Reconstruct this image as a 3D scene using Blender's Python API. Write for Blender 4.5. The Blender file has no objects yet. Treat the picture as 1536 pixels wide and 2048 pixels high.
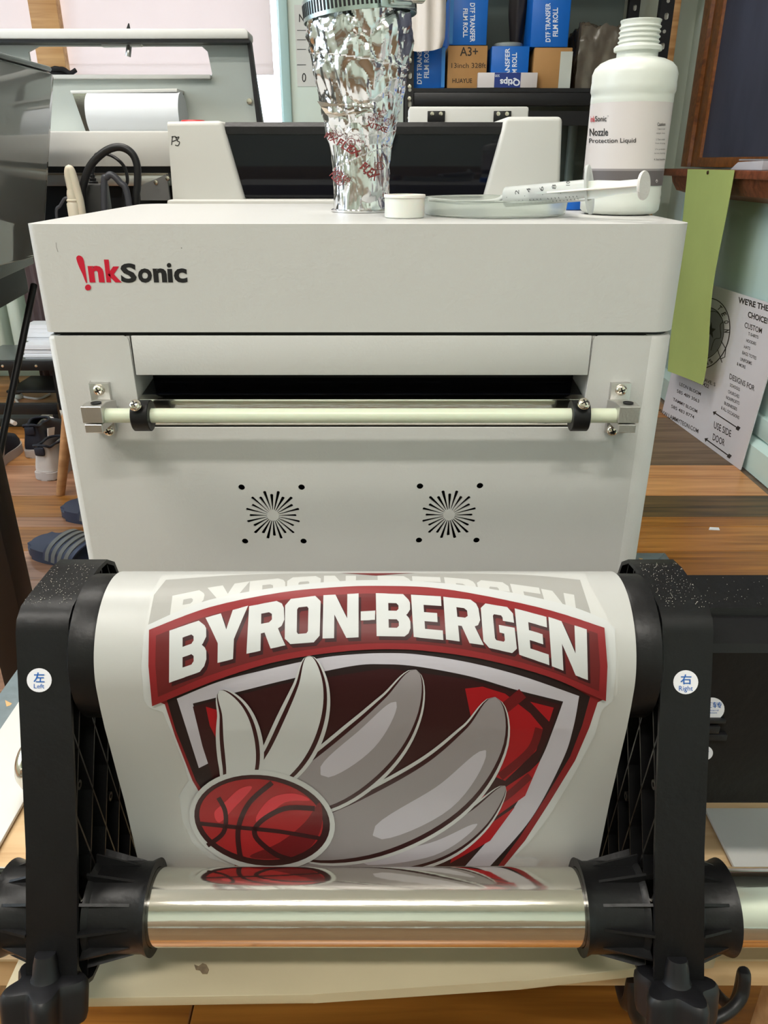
import bpy, bmesh, math, random
from mathutils import Vector, Matrix, noise
random.seed(7)
C = bpy.context.scene.collection
sc = bpy.context.scene

# ------------------------------------------------------------------ camera
F_PX = 1528.0                                   # focal length for a 1536 x 2048 frame
PITCH = math.atan(0.4576)
CAM = Vector((0, 0, 0.90))
SN, CS = math.sin(PITCH), math.cos(PITCH)
cd = bpy.data.cameras.new('camera'); cam = bpy.data.objects.new('camera', cd); C.objects.link(cam)
cd.sensor_fit = 'VERTICAL'; cd.sensor_height = 36.0; cd.lens = F_PX / 2048 * 36.0
cd.clip_start = 0.02; cd.clip_end = 60
cam.location = CAM; cam.rotation_euler = (math.pi / 2 - PITCH, 0, 0)
sc.camera = cam

# ------------------------------------------------------------------ light and exposure
w = bpy.data.worlds.new('world'); sc.world = w; w.use_nodes = True
bg = w.node_tree.nodes['Background']; bg.inputs[0].default_value = (0.72, 0.85, 1.0, 1); bg.inputs[1].default_value = 4.7
sc.view_settings.view_transform = 'Standard'; sc.view_settings.look = 'None'
sc.view_settings.exposure = 0.0; sc.view_settings.gamma = 1.0; sc.view_settings.use_curve_mapping = False

def area(name, loc, rot, sx, sy, power, col, portal=False):
    l = bpy.data.lights.new(name, 'AREA'); l.shape = 'RECTANGLE'; l.size = sx; l.size_y = sy
    l.energy = power; l.color = col
    o = bpy.data.objects.new(name, l); C.objects.link(o); o.location = loc; o.rotation_euler = rot
    if portal: l.cycles.is_portal = True
    return o
area('window_portal', (-1.2, 3.66, 1.75), (-math.pi / 2, 0, 0), 1.8, 1.5, 1, (1, 1, 1), True)
area('added_window_portal', (-2.75, 0.95, 1.6), (0, -math.pi / 2, 0), 1.7, 2.6, 1, (1, 1, 1), True)  # sky portal for the added left window
LAMP = (1.0, 0.95, 0.88)
LAMPS = [(-0.1, -0.85), (-0.6, 1.45), (-1.5, 0.0)]
LAMP_POWER = [40, 30, 34]

# ------------------------------------------------------------------ helpers
def lin(c): return c / 12.92 if c <= 0.04045 else ((c + 0.055) / 1.055) ** 2.4
def rgb(r, g, b): return (lin(r / 255), lin(g / 255), lin(b / 255), 1)

def ray(x, y):
    v = (1024 - y) / F_PX
    return Vector(((x - 768) / F_PX, CS + v * SN, -SN + v * CS))
def at(x, y, X=None, Y=None, Z=None):
    r = ray(x, y)
    t = X / r.x if X is not None else Y / r.y if Y is not None else (Z - CAM.z) / r.z
    return CAM + r * t

MATS = {}
def mat(name, col, rough=0.5, metal=0.0, var=0.0, vscale=8.0, bump=0.0, bscale=80.0, stretch=None, spec=0.5,
        trans=0.0, ior=1.45, coat=0.0, alpha=1.0, sss=0.0, col2=None, thr=None, emit=None):
    if name in MATS: return MATS[name]
    m = bpy.data.materials.new(name); m.use_nodes = True; MATS[name] = m
    n = m.node_tree.nodes; L = m.node_tree.links; p = n['Principled BSDF']
    p.inputs['Base Color'].default_value = col; p.inputs['Roughness'].default_value = rough
    p.inputs['Metallic'].default_value = metal; p.inputs['Specular IOR Level'].default_value = spec
    p.inputs['Transmission Weight'].default_value = trans; p.inputs['IOR'].default_value = ior
    p.inputs['Coat Weight'].default_value = coat; p.inputs['Alpha'].default_value = alpha
    if sss: p.inputs['Subsurface Weight'].default_value = sss; p.inputs['Subsurface Scale'].default_value = 0.01
    if emit: p.inputs['Emission Color'].default_value = emit[0]; p.inputs['Emission Strength'].default_value = emit[1]
    tc = n.new('ShaderNodeTexCoord'); mp = n.new('ShaderNodeMapping'); L.new(tc.outputs['Object'], mp.inputs[0])
    if stretch: mp.inputs['Scale'].default_value = stretch
    if var or col2:
        t = n.new('ShaderNodeTexNoise'); t.inputs['Scale'].default_value = vscale; t.inputs['Detail'].default_value = 6
        L.new(mp.outputs[0], t.inputs['Vector'])
        r = n.new('ShaderNodeValToRGB'); L.new(t.outputs['Fac'], r.inputs[0])
        c2 = col2 if col2 else tuple(min(1, c * (1 + var)) for c in col[:3]) + (1,)
        c1 = col if col2 else tuple(c * (1 - var) for c in col[:3]) + (1,)
        r.color_ramp.elements[0].position = thr[0] if thr else 0.3; r.color_ramp.elements[1].position = thr[1] if thr else 0.7
        r.color_ramp.elements[0].color = c1; r.color_ramp.elements[1].color = c2
        L.new(r.outputs[0], p.inputs['Base Color'])
    if bump:
        t2 = n.new('ShaderNodeTexNoise'); t2.inputs['Scale'].default_value = bscale; t2.inputs['Detail'].default_value = 3
        L.new(mp.outputs[0], t2.inputs['Vector'])
        b = n.new('ShaderNodeBump'); b.inputs['Strength'].default_value = bump; b.inputs['Distance'].default_value = 0.002
        L.new(t2.outputs['Fac'], b.inputs['Height']); L.new(b.outputs[0], p.inputs['Normal'])
    return m

def link(name, me, m, parent=None):
    o = bpy.data.objects.new(name, me); C.objects.link(o)
    if m is not None: me.materials.append(m)
    if parent is not None:
        o.parent = parent
        if parent.type == 'EMPTY': o.matrix_parent_inverse = Matrix.LocRotScale(parent.location, parent.rotation_euler, None).inverted()
    return o
def smooth_mesh(me, ang=35):
    for p in me.polygons: p.use_smooth = True
    try: me.set_sharp_from_angle(angle=math.radians(ang))
    except Exception: pass
def mesh(name, vs, fs, m, parent=None, smooth=False):
    me = bpy.data.meshes.new(name); me.from_pydata([tuple(v) for v in vs], [], fs); me.update()
    if smooth: smooth_mesh(me)
    return link(name, me, m, parent)
def bm_obj(name, bm, m, parent=None, smooth=True, ang=35):
    bmesh.ops.recalc_face_normals(bm, faces=bm.faces)
    me = bpy.data.meshes.new(name); bm.to_mesh(me); bm.free()
    if smooth: smooth_mesh(me, ang)
    return link(name, me, m, parent)
def add_box(bm, x0, x1, y0, y1, z0, z1, bev=0.0, seg=2, mtx=None):
    r = bmesh.ops.create_cube(bm, size=1.0)
    for v in r['verts']:
        v.co = Vector((x0 + (v.co.x + .5) * (x1 - x0), y0 + (v.co.y + .5) * (y1 - y0), z0 + (v.co.z + .5) * (z1 - z0)))
    vs = r['verts']
    if bev:
        es = list({e for v in vs for e in v.link_edges})
        rr = bmesh.ops.bevel(bm, geom=es, offset=bev, segments=seg, affect='EDGES', profile=.5)
        vs = list({v for f in rr['faces'] for v in f.verts} | {v for v in vs if v.is_valid})
    if mtx is not None: bmesh.ops.transform(bm, matrix=mtx, verts=vs)
def box(name, x0, x1, y0, y1, z0, z1, m, parent=None, bev=0.0, seg=2, mtx=None):
    bm = bmesh.new(); add_box(bm, min(x0, x1), max(x0, x1), min(y0, y1), max(y0, y1), min(z0, z1), max(z0, z1), bev, seg, mtx)
    return bm_obj(name, bm, m, parent)
def catmull(pts, n=8):
    P = [Vector(p) for p in pts]; out = []
    for i in range(len(P) - 1):
        a = P[i - 1] if i else P[0] * 2 - P[1]; b, c = P[i], P[i + 1]; d = P[i + 2] if i + 2 < len(P) else P[-1] * 2 - P[-2]
        for k in range(n):
            t = k / n
            out.append(0.5 * ((2 * b) + (c - a) * t + (2 * a - 5 * b + 4 * c - d) * t * t + (3 * b - a - 3 * c + d) * t ** 3))
    out.append(P[-1]); return out
def add_tube(bm, pts, r, seg=10, n=8, cap=True, straight=False):
    path = [Vector(p) for p in pts] if straight else catmull(pts, n)
    rad = r if callable(r) else (lambda t: r)
    rings = []; up = None
    for i, p in enumerate(path):
        t = (path[min(i + 1, len(path) - 1)] - path[max(i - 1, 0)]).normalized()
        if up is None:
            up = t.orthogonal().normalized()
        up = (up - t * up.dot(t)).normalized(); sd = t.cross(up)
        rr = rad(i / max(1, len(path) - 1))
        rings.append([bm.verts.new(p + (up * math.cos(a) + sd * math.sin(a)) * rr) for a in [2 * math.pi * k / seg for k in range(seg)]])
    for a, b in zip(rings, rings[1:]):
        for k in range(seg): bm.faces.new((a[k], a[(k + 1) % seg], b[(k + 1) % seg], b[k]))
    if cap: bm.faces.new(rings[0][::-1]); bm.faces.new(rings[-1])
def tube(name, pts, r, m, parent=None, seg=10, n=8, straight=False):
    bm = bmesh.new(); add_tube(bm, pts, r, seg, n, True, straight); return bm_obj(name, bm, m, parent)
def add_lathe(bm, prof, seg=32, mtx=None, closed=False):
    rings = []
    for r, z in prof:
        if r < 1e-6: rings.append([bm.verts.new((0, 0, z))])
        else: rings.append([bm.verts.new((r * math.cos(2 * math.pi * k / seg), r * math.sin(2 * math.pi * k / seg), z)) for k in range(seg)])
    prs = list(zip(rings, rings[1:])) + ([(rings[-1], rings[0])] if closed else [])
    for a, b in prs:
        for k in range(seg):
            k2 = (k + 1) % seg
            if len(a) == 1 and len(b) == 1: continue
            if len(a) == 1: bm.faces.new((a[0], b[k2], b[k]))
            elif len(b) == 1: bm.faces.new((a[k], a[k2], b[0]))
            else: bm.faces.new((a[k], a[k2], b[k2], b[k]))
    vs = [v for r in rings for v in r]
    if mtx is not None: bmesh.ops.transform(bm, matrix=mtx, verts=vs)
    return rings
def lathe(name, prof, loc, m, parent=None, seg=32, axis=None, ang=35, closed=False):
    bm = bmesh.new(); M = Matrix.Translation(loc)
    if axis is not None: M = M @ Vector((0, 0, 1)).rotation_difference(Vector(axis)).to_matrix().to_4x4()
    add_lathe(bm, prof, seg, M, closed); return bm_obj(name, bm, m, parent, ang=ang)
def add_prism(bm, poly, axis, a0, a1):
    def P(u, v, a): return {'X': (a, u, v), 'Y': (u, a, v), 'Z': (u, v, a)}[axis]
    A = [bm.verts.new(P(u, v, a0)) for u, v in poly]; B = [bm.verts.new(P(u, v, a1)) for u, v in poly]
    n = len(poly)
    fs = [bm.faces.new(A[::-1]), bm.faces.new(B)]
    for i in range(n): fs.append(bm.faces.new((A[i], A[(i + 1) % n], B[(i + 1) % n], B[i])))
    return A + B, fs
def prism(name, poly, axis, a0, a1, m, parent=None, bev=0.0, smooth=True, ang=35):
    bm = bmesh.new(); vs, fs = add_prism(bm, poly, axis, a0, a1)
    if bev: bmesh.ops.bevel(bm, geom=list(bm.edges), offset=bev, segments=2, affect='EDGES', profile=.5)
    return bm_obj(name, bm, m, parent, smooth, ang)
def thing(name, label, cat, loc=(0, 0, 0), group=None):
    o = bpy.data.objects.new(name, None); C.objects.link(o); o.location = loc; o.empty_display_size = .05
    o['label'] = label; o['category'] = cat
    if group: o['group'] = group
    return o
def tag(o, label, cat, group=None):
    o['label'] = label; o['category'] = cat
    if group: o['group'] = group
    return o
def struct(o): o['kind'] = 'structure'; return o
def lab(o, label): o['label'] = label; return o

# flat print: polygons given in photograph pixels, laid on the real surface they are printed on
def fill2d(loops):
    cu = bpy.data.curves.new('fill', 'CURVE'); cu.dimensions = '2D'; cu.fill_mode = 'BOTH'
    for lp in loops:
        s = cu.splines.new('POLY'); s.points.add(len(lp) - 1); s.use_cyclic_u = True
        for p, q in zip(s.points, lp): p.co = (q[0], q[1], 0, 1)
    o = bpy.data.objects.new('fill', cu); me = bpy.data.meshes.new_from_object(o)
    vs = [(v.co.x, v.co.y) for v in me.vertices]; fs = [tuple(p.vertices) for p in me.polygons]
    bpy.data.objects.remove(o); bpy.data.curves.remove(cu); bpy.data.meshes.remove(me)
    return vs, fs
TXT = {}
def text2d(s, bold=0.0):
    k = (s, bold)
    if k in TXT: return TXT[k]
    cu = bpy.data.curves.new('t', 'FONT'); cu.body = s; cu.offset = bold; cu.resolution_u = 3
    o = bpy.data.objects.new('t', cu); me = bpy.data.meshes.new_from_object(o)
    vs = [(v.co.x, v.co.y) for v in me.vertices]; fs = [tuple(p.vertices) for p in me.polygons]
    bpy.data.objects.remove(o); bpy.data.curves.remove(cu); bpy.data.meshes.remove(me)
    xs = [v[0] for v in vs] or [0]; ys = [v[1] for v in vs] or [0]
    TXT[k] = (vs, fs, min(xs), max(xs), min(ys), max(ys)); return TXT[k]
def text_px(s, quad, bold=0.0):
    """text stretched to a pixel quad TL,TR,BR,BL -> (verts in px, faces)"""
    vs, fs, x0, x1, y0, y1 = text2d(s, bold); TL, TR, BR, BL = [Vector(q) for q in quad]; out = []
    for x, y in vs:
        a = (x - x0) / max(1e-6, x1 - x0); b = (y - y0) / max(1e-6, y1 - y0)
        p = (BL * (1 - a) + BR * a) * (1 - b) + (TL * (1 - a) + TR * a) * b
        out.append((p.x, p.y))
    return out, fs
def rect_px(x0, y0, x1, y1): return [(x0, y0), (x1, y0), (x1, y1), (x0, y1)]
def merge2d(parts):
    V, Fc = [], []
    for vs, fs in parts:
        b = len(V); V += vs; Fc += [tuple(i + b for i in f) for f in fs]
    return V, Fc
def decal(name, parts, fn, m, parent):
    V, Fc = merge2d(parts); vs = [fn(x, y) for x, y in V]
    o = mesh(name, vs, Fc, m, parent)
    me = o.data                                          # make every face look at the camera's side
    bm = bmesh.new(); bm.from_mesh(me)
    for f in bm.faces:
        f.normal_update()
        if f.normal.dot(CAM - f.calc_center_median()) < 0: f.normal_flip()
    bm.to_mesh(me); bm.free(); return o
def on_plane(X=None, Y=None, Z=None): return lambda x, y: at(x, y, X, Y, Z)
def on_cyl(cx, cy, r):
    def fn(x, y):
        d = ray(x, y); a = d.x ** 2 + d.y ** 2; b = -2 * (d.x * cx + d.y * cy); c = cx * cx + cy * cy - r * r
        D = max(0, b * b - 4 * a * c); t = (-b - math.sqrt(D)) / (2 * a); return CAM + d * t
    return fn
def ellipse(cx, cy, rx, ry, rot=0, n=28, a0=0, a1=360):
    c, s = math.cos(math.radians(rot)), math.sin(math.radians(rot)); out = []
    full = abs(a1 - a0) >= 360
    for k in range(n if full else n + 1):
        a = math.radians(a0 + (a1 - a0) * k / n); u, v = rx * math.cos(a), ry * math.sin(a)
        out.append((cx + u * c - v * s, cy + u * s + v * c))
    return out
def smooth_px(pts, n=6, cyc=True):
    P = [Vector(p) for p in pts]; N = len(P); out = []
    for i in range(N if cyc else N - 1):
        a = P[(i - 1) % N] if cyc or i else P[0]; b = P[i]; c = P[(i + 1) % N]; d = P[(i + 2) % N] if cyc or i + 2 < N else P[-1]
        for k in range(n):
            t = k / n; q = 0.5 * ((2 * b) + (c - a) * t + (2 * a - 5 * b + 4 * c - d) * t * t + (3 * b - a - 3 * c + d) * t ** 3)
            out.append((q.x, q.y))
    if not cyc: out.append((P[-1].x, P[-1].y))
    return out
def stroke_px(pts, wd, n=6, sm=True):
    path = [Vector(p) for p in (smooth_px(pts, n, False) if sm else pts)]; L, R = [], []
    for i, p in enumerate(path):
        t = (path[min(i + 1, len(path) - 1)] - path[max(i - 1, 0)]).normalized(); nn = Vector((-t.y, t.x))
        k = wd(i / (len(path) - 1)) if callable(wd) else wd
        L.append(p + nn * k / 2); R.append(p - nn * k / 2)
    V = [tuple(p) for p in L + R]; m = len(path)
    return V, [(i, i + 1, m + i + 1, m + i) for i in range(m - 1)]

# ------------------------------------------------------------------ materials
WHITE = mat('white_powder_coat', (0.525, 0.522, 0.505, 1), 0.42, bump=0.12, bscale=420, var=0.015, vscale=5)
WHITE2 = mat('white_plastic', (0.59, 0.585, 0.555, 1), 0.4, var=0.02, vscale=4)
GREYIN = mat('grey_lid_lining', rgb(176, 182, 176), 0.5, var=0.03, vscale=5)
BLACKP = mat('black_plastic', rgb(20, 20, 21), 0.40, bump=0.15, bscale=160, var=0.15, vscale=30, spec=.32)
BLACKM = mat('black_metal', rgb(18, 18, 20), 0.45, var=0.15, vscale=20)
RUBBER = mat('black_rubber', rgb(20, 20, 23), 0.45, var=0.1, vscale=30)
INSIDE = mat('dark_interior', rgb(10, 10, 12), 0.6, var=0.1)
GLOSSB = mat('glossy_black_glass', rgb(12, 13, 20), 0.06, spec=0.6, var=0.05)
CHROME = mat('polished_steel', (0.80, 0.77, 0.70, 1), 0.10, 1.0, bump=0.02, bscale=60, stretch=(1, 14, 14))
ALU = mat('brushed_aluminium', (0.60, 0.59, 0.57, 1), 0.36, 1.0, bump=0.1, bscale=500)
STEEL = mat('steel_screw', (0.72, 0.66, 0.56, 1), 0.2, 1.0, var=0.05)
ROD = mat('pale_green_rod', rgb(205, 212, 190), 0.33, sss=0.1, var=0.02)
RED = mat('print_crimson', rgb(188, 20, 48), 0.45, var=0.02)
INK = mat('print_black', rgb(22, 22, 24), 0.5, var=0.02)
FILM = mat('milky_film', (0.48, 0.48, 0.455, 1), 0.34, spec=0.4, var=0.01)
# ---- wood floor planks
def plank_mat(name, a, b, rough=0.3):
    if name in MATS: return MATS[name]
    m = bpy.data.materials.new(name); m.use_nodes = True; MATS[name] = m
    n = m.node_tree.nodes; L = m.node_tree.links; p = n['Principled BSDF']
    tc = n.new('ShaderNodeTexCoord'); mp = n.new('ShaderNodeMapping'); mp.inputs['Scale'].default_value = (1.6, 30, 30)
    L.new(tc.outputs['Object'], mp.inputs[0])
    oi = n.new('ShaderNodeObjectInfo'); ad = n.new('ShaderNodeVectorMath'); ad.operation = 'ADD'
    L.new(mp.outputs[0], ad.inputs[0]); L.new(oi.outputs['Random'], ad.inputs[1])
    t = n.new('ShaderNodeTexNoise'); t.inputs['Scale'].default_value = 1.6; t.inputs['Detail'].default_value = 8; t.inputs['Distortion'].default_value = .6
    L.new(ad.outputs[0], t.inputs['Vector'])
    r = n.new('ShaderNodeValToRGB'); L.new(t.outputs['Fac'], r.inputs[0])
    r.color_ramp.elements[0].position = .3; r.color_ramp.elements[0].color = a; r.color_ramp.elements[1].position = .72; r.color_ramp.elements[1].color = b
    L.new(r.outputs[0], p.inputs['Base Color']); p.inputs['Roughness'].default_value = rough
    bu = n.new('ShaderNodeBump'); bu.inputs['Strength'].default_value = .15; bu.inputs['Distance'].default_value = .002
    L.new(t.outputs['Fac'], bu.inputs['Height']); L.new(bu.outputs[0], p.inputs['Normal'])
    return m
P_GOLD = plank_mat('plank_gold', rgb(110, 62, 16), rgb(182, 120, 48))
P_AMBER = plank_mat('plank_amber', rgb(122, 72, 26), rgb(194, 132, 64))
P_LIGHT = plank_mat('plank_orange', rgb(178, 116, 64), rgb(228, 170, 112))
P_GREY = plank_mat('plank_grey', rgb(92, 72, 52), rgb(140, 116, 90), .45)
P_DARK = plank_mat('plank_worn', rgb(40, 34, 28), rgb(120, 92, 54), .4)
P_RED = plank_mat('plank_redbrown', rgb(146, 100, 72), rgb(204, 154, 120))
PINE = plank_mat('pine_board', rgb(184, 148, 104), rgb(222, 194, 152), .5)
STUD = plank_mat('pine_stud', rgb(176, 128, 74), rgb(216, 172, 118), .5)
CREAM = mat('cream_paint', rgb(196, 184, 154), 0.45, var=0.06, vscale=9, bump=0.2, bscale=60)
BLUEGREY = mat('blue_grey_paint', rgb(112, 124, 128), 0.5, var=0.12, vscale=60, bump=0.15, bscale=120)
MINT = mat('mint_wall_paint', rgb(208, 220, 209), 0.55, var=0.03, vscale=3, bump=0.1, bscale=50)
MINT2 = mat('pale_blue_paint', rgb(214, 240, 236), 0.35, var=0.03, vscale=3, bump=0.05, bscale=40)
SHADEWALL = mat('shaded_wall_tone', rgb(84, 94, 88), 0.6, var=0.05, vscale=4)  # shade on the back wall, put into a darker paint colour
CEIL = mat('ceiling_paint', rgb(232, 228, 214), 0.7, var=0.02)
FRAMEW = plank_mat('varnished_frame', rgb(104, 56, 22), rgb(160, 98, 44), .35)
TRAYW = plank_mat('worn_red_wood', rgb(98, 50, 30), rgb(158, 92, 62), .4)

# ------------------------------------------------------------------ room
fl = struct(box('floor', -2.6, 1.2, -2.6, 3.55, -.06, -.004, plank_mat('floor_boards_dull', rgb(84, 64, 46), rgb(126, 98, 70))))
yb = [.05, .2, .35, .5, .61, .74, .88, 1.02, 1.16, 1.30, 1.44, 1.58, 1.73, 1.87, 1.935, 2.085, 2.335, 2.60, 2.85, 3.1, 3.3, 3.5]
pm = [P_GOLD, P_AMBER, P_AMBER, P_GOLD, P_RED, P_AMBER, P_GOLD, P_AMBER, P_GOLD, P_AMBER, P_AMBER, P_GOLD, P_AMBER, P_GOLD, P_DARK, P_LIGHT, P_GREY, P_GREY, P_AMBER, P_AMBER, P_LIGHT]
pml = [P_GOLD, P_AMBER, P_AMBER, P_GOLD, P_RED, P_AMBER, P_GOLD, P_AMBER, P_RED, P_RED, P_RED, P_RED, P_AMBER, P_RED, P_AMBER, P_RED, P_LIGHT, P_AMBER, P_LIGHT, P_AMBER, P_LIGHT]
for i in range(len(yb) - 1):
    xj = -0.15 + 0.37 * ((i * 7) % 5 - 2) * .2
    for (x0, x1, mm) in ((-2.3, xj - .001, pml[i]), (xj + .001, 1.145, pm[i])):
        box('floor_plank', x0, x1, yb[i] + .0008, yb[i + 1] - .0008, -.02, 0, mm, fl, bev=.0012, seg=1)

BACK = 3.5; RIGHT = 1.212
# back wall with a window opening
wx0, wx1, wz0, wz1 = -2.1, at(566, 200, Y=BACK).x, 1.02, 2.45
bmw = bmesh.new()
for a in ((-2.6, wx0, 0, 2.75), (wx1, 1.25, 0, 2.75), (wx0, wx1, 0, wz0), (wx0, wx1, wz1, 2.75)):
    add_box(bmw, a[0], a[1], BACK, BACK + .12, a[2], a[3])
struct(bm_obj('wall_back', bmw, MINT, smooth=False))
struct(box('wall_right', RIGHT, RIGHT + .1, -2.6, 3.62, 0, 2.75, MINT))
bmw = bmesh.new()
for a in ((-2.6, -.3, 0, 2.75), (2.2, 3.62, 0, 2.75), (-.3, 2.2, 0, .8), (-.3, 2.2, 2.45, 2.75)): add_box(bmw, -2.7, -2.6, a[0], a[1], a[2], a[3])
struct(bm_obj('wall_left', bmw, MINT, smooth=False))
struct(box('wall_front', -2.7, 1.25, -2.7, -2.6, 0, 2.75, MINT))
struct(box('ceiling', -2.7, 1.25, -2.7, 3.62, 2.75, 2.85, CEIL))
struct(prism('baseboard_right', [(RIGHT, 0.0), (RIGHT - .046, 0.0), (RIGHT - .046, .085), (RIGHT - .030, .10), (RIGHT, .105)], 'Y', -2.0, 3.49, MINT2))
struct(box('baseboard_back', wx0 - .4, RIGHT - .03, BACK - .02, BACK, 0, .12, MINT2, bev=.003))
# pale blue wainscot on the right wall, below the chalk tray
wa = struct(box('trim_1', RIGHT - .014, RIGHT, -1.0, 3.3, .105, .80, MINT2, bev=.002))
struct(box('trim_2', RIGHT - .03, RIGHT, -1.0, 2.36, .11, .175, MINT2, bev=.004))
# window
wn = struct(box('window_1', wx0, wx1, BACK + .055, BACK + .062, wz0, wz1, mat('window_glass', (1, 1, 1, 1), 0.02, trans=1.0, ior=1.01, spec=0.1)))
WF = mat('window_frame_paint', rgb(196, 214, 214), 0.4, var=.02)
for a in ((wx0, wx0 + .04, wz0, wz1), (wx1 - .012, wx1, wz0, wz1), (wx0, wx1, wz1 - .04, wz1), (wx0, wx1, wz0, wz0 + .03)):
    box('window_frame', a[0], a[1], BACK + .03, BACK + .09, a[2], a[3], WF, wn, bev=.003)
box('window_sill', wx0 - .03, wx1 + .02, BACK - .17, BACK + .03, wz0 - .03, wz0, WF, wn, bev=.004)
struct(box('trim_3', wx1, wx1 + .035, BACK - .018, BACK, wz0 - .05, wz1 + .08, mat('trim_mint', rgb(168, 196, 192), .45, var=.03), bev=.004))

w2 = struct(box('added_window', -2.656, -2.650, -.3, 2.2, .8, 2.45, MATS['window_glass']))  # unseen window, added so daylight reaches the right wall and left floor
for a in ((-.3, -.25, .8, 2.45), (2.15, 2.2, .8, 2.45), (.92, .98, .8, 2.45), (-.25, 2.15, .8, .85), (-.25, 2.15, 2.40, 2.45)): box('window_frame', -2.69, -2.61, a[0], a[1], a[2], a[3], WF, w2, bev=.003)
struct(box('trim_4', -2.6, 1.2, -2.6, -2.585, .1, 1.0, mat('dark_wainscot', rgb(156, 140, 120), .4, var=.1, vscale=5), bev=.003))
# ceiling lamps: long fixtures, light from area lamps just below their diffusers
for i, (lx, ly) in enumerate(LAMPS):
    t = thing('ceiling_lamp', ['long ceiling light over the photographer', 'long ceiling light over the back printers', 'long ceiling light over the left desk'][i], 'lamp', (lx, ly, 2.75), 'ceiling lights')
    box('housing', lx - .62, lx + .62, ly - .09, ly + .09, 2.70, 2.75, WHITE2, t, bev=.006)
    box('diffuser', lx - .58, lx + .58, ly - .07, ly + .07, 2.672, 2.699, mat('lamp_diffuser', (1, 1, 1, 1), .5, emit=((1.0, .93, .82, 1), 6.0)), t, bev=.008)
    area('ceiling_lamp_light', (lx, ly, 2.66), (0, 0, 0), 1.1, .14, LAMP_POWER[i], LAMP)

# roller blinds and the timber upright before the window
SHADE = bpy.data.materials.new('blind_fabric'); SHADE.use_nodes = True
n = SHADE.node_tree.nodes; L = SHADE.node_tree.links
tr = n.new('ShaderNodeBsdfTranslucent'); tr.inputs[0].default_value = (0.80, 0.68, 0.64, 1)
df = n.new('ShaderNodeBsdfDiffuse'); df.inputs[0].default_value = (0.80, 0.74, 0.72, 1)
mx = n.new('ShaderNodeMixShader'); mx.inputs[0].default_value = .45
wv = n.new('ShaderNodeTexNoise'); wv.inputs['Scale'].default_value = 6; rp = n.new('ShaderNodeValToRGB')
rp.color_ramp.elements[0].color = (.74, .64, .61, 1); rp.color_ramp.elements[1].color = (.82, .73, .70, 1)
L.new(wv.outputs[0], rp.inputs[0]); L.new(rp.outputs[0], tr.inputs[0])
L.new(df.outputs[0], mx.inputs[1]); L.new(tr.outputs[0], mx.inputs[2]); L.new(mx.outputs[0], n['Material Output'].inputs[0])
bx1 = at(545, 100, Y=3.46).x; bz = at(300, 150, Y=3.46).z; bzh = at(300, 129, Y=3.46).z
xm0, xm1 = at(68, 60, Y=3.42).x, at(124, 60, Y=3.42).x
for (a, b, lb) in ((xm1 - .01, bx1, 'wide pinkish white window blind right of the timber upright'), (-2.05, xm0 + .01, 'pinkish white window blind left of the timber upright')):
    t = thing('window_blind', lb, 'blind', ((a + b) / 2, 3.46, bz))
    bm = bmesh.new(); add_box(bm, a, b, 3.459, 3.4605, bzh, 2.40); bm_obj('blind_fabric', bm, SHADE, t)
    bm = bmesh.new(); add_box(bm, a, b, 3.456, 3.4635, bz, bzh); bm_obj('hem_bar', bm, SHADE, t)
    tube('roller', [(a, 3.46, 2.41), (b, 3.46, 2.41)], .02, WHITE2, t, straight=True)
t = tag(box('timber_upright', xm0, xm1, 3.40, 3.445, wz0, 2.75, STUD, bev=.003), 'orange pine timber upright standing between the window blinds', 'post')

# paper note on the mint wall
t = tag(box('wall_note', at(592, 100, Y=BACK).x, at(645, 100, Y=BACK).x, BACK - .003, BACK - .0005, at(600, 173, Y=BACK).z, at(600, 10, Y=BACK).z, mat('note_paper', rgb(206, 206, 200), .7, var=.03)), 'white paper note with lettering, taped to the mint wall beside the window', 'note')
decal('lettering', [text_px('N', [(598, 28), (609, 28), (609, 44), (598, 44)], .01)], on_plane(Y=BACK - .0045), INK, t)
for y in (60, 79, 98, 129): decal('ruled_line', [(rect_px(594, y, 612, y + 1.2), [(0, 1, 2, 3)])], on_plane(Y=BACK - .0045), INK, t)
decal('lettering', [text_px('0', [(604, 146), (612, 146), (612, 164), (604, 164)])], on_plane(Y=BACK - .0045), INK, t)

# ------------------------------------------------------------------ low table under the printer
TZ = .35
tb = thing('low_table', 'low pine table with blue grey border that carries the white printer', 'table', (0, .7, 0))
for i in range(4):
    xa = -.40 + i * .20
    box('board', xa + .0006, xa + .1994, .385, 1.00, TZ - .03, TZ, PINE, tb, bev=.001, seg=1)
xr, xl, yk = .4346, -.437, 1.048
def bord(name, poly): return prism(name, poly, 'Z', TZ - .03, TZ + .001, BLUEGREY, tb, bev=.0008)
lab(bord('border_strip', [(xl, yk), (xr, yk), (xr - .04, yk - .047), (xl + .036, yk - .047)]), 'blue grey painted strip')
bord('border_strip', [(xr, yk - .0006), (xr, .39), (xr - .04, .39), (xr - .04, yk - .048)])
bord('border_strip', [(xl, yk - .0006), (xl, .39), (xl + .036, .39), (xl + .036, yk - .048)])
CHIP = mat('bare_wood_chip', rgb(206, 168, 116), .6, var=.08)
def chip(pts):
    vs = [at(x, y, Z=TZ + .0013) for x, y in pts]
    mesh('paint_chip', vs, [tuple(range(len(vs)))], CHIP, tb)
chip([(10, 1400), (24, 1407), (20, 1411), (13, 1413)]); chip([(1330, 1133), (1340, 1131), (1337, 1140), (1330, 1141)]); chip([(1277, 1116), (1286, 1117), (1283, 1121)])
for sx in (-.39, .36):
    for sy in (.44, .95): box('leg', sx, sx + .035, sy, sy + .035, 0, TZ - .03, PINE, tb, bev=.002)
box('apron', -.39, .39, .965, .985, TZ - .09, TZ - .03, PINE, tb)
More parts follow.
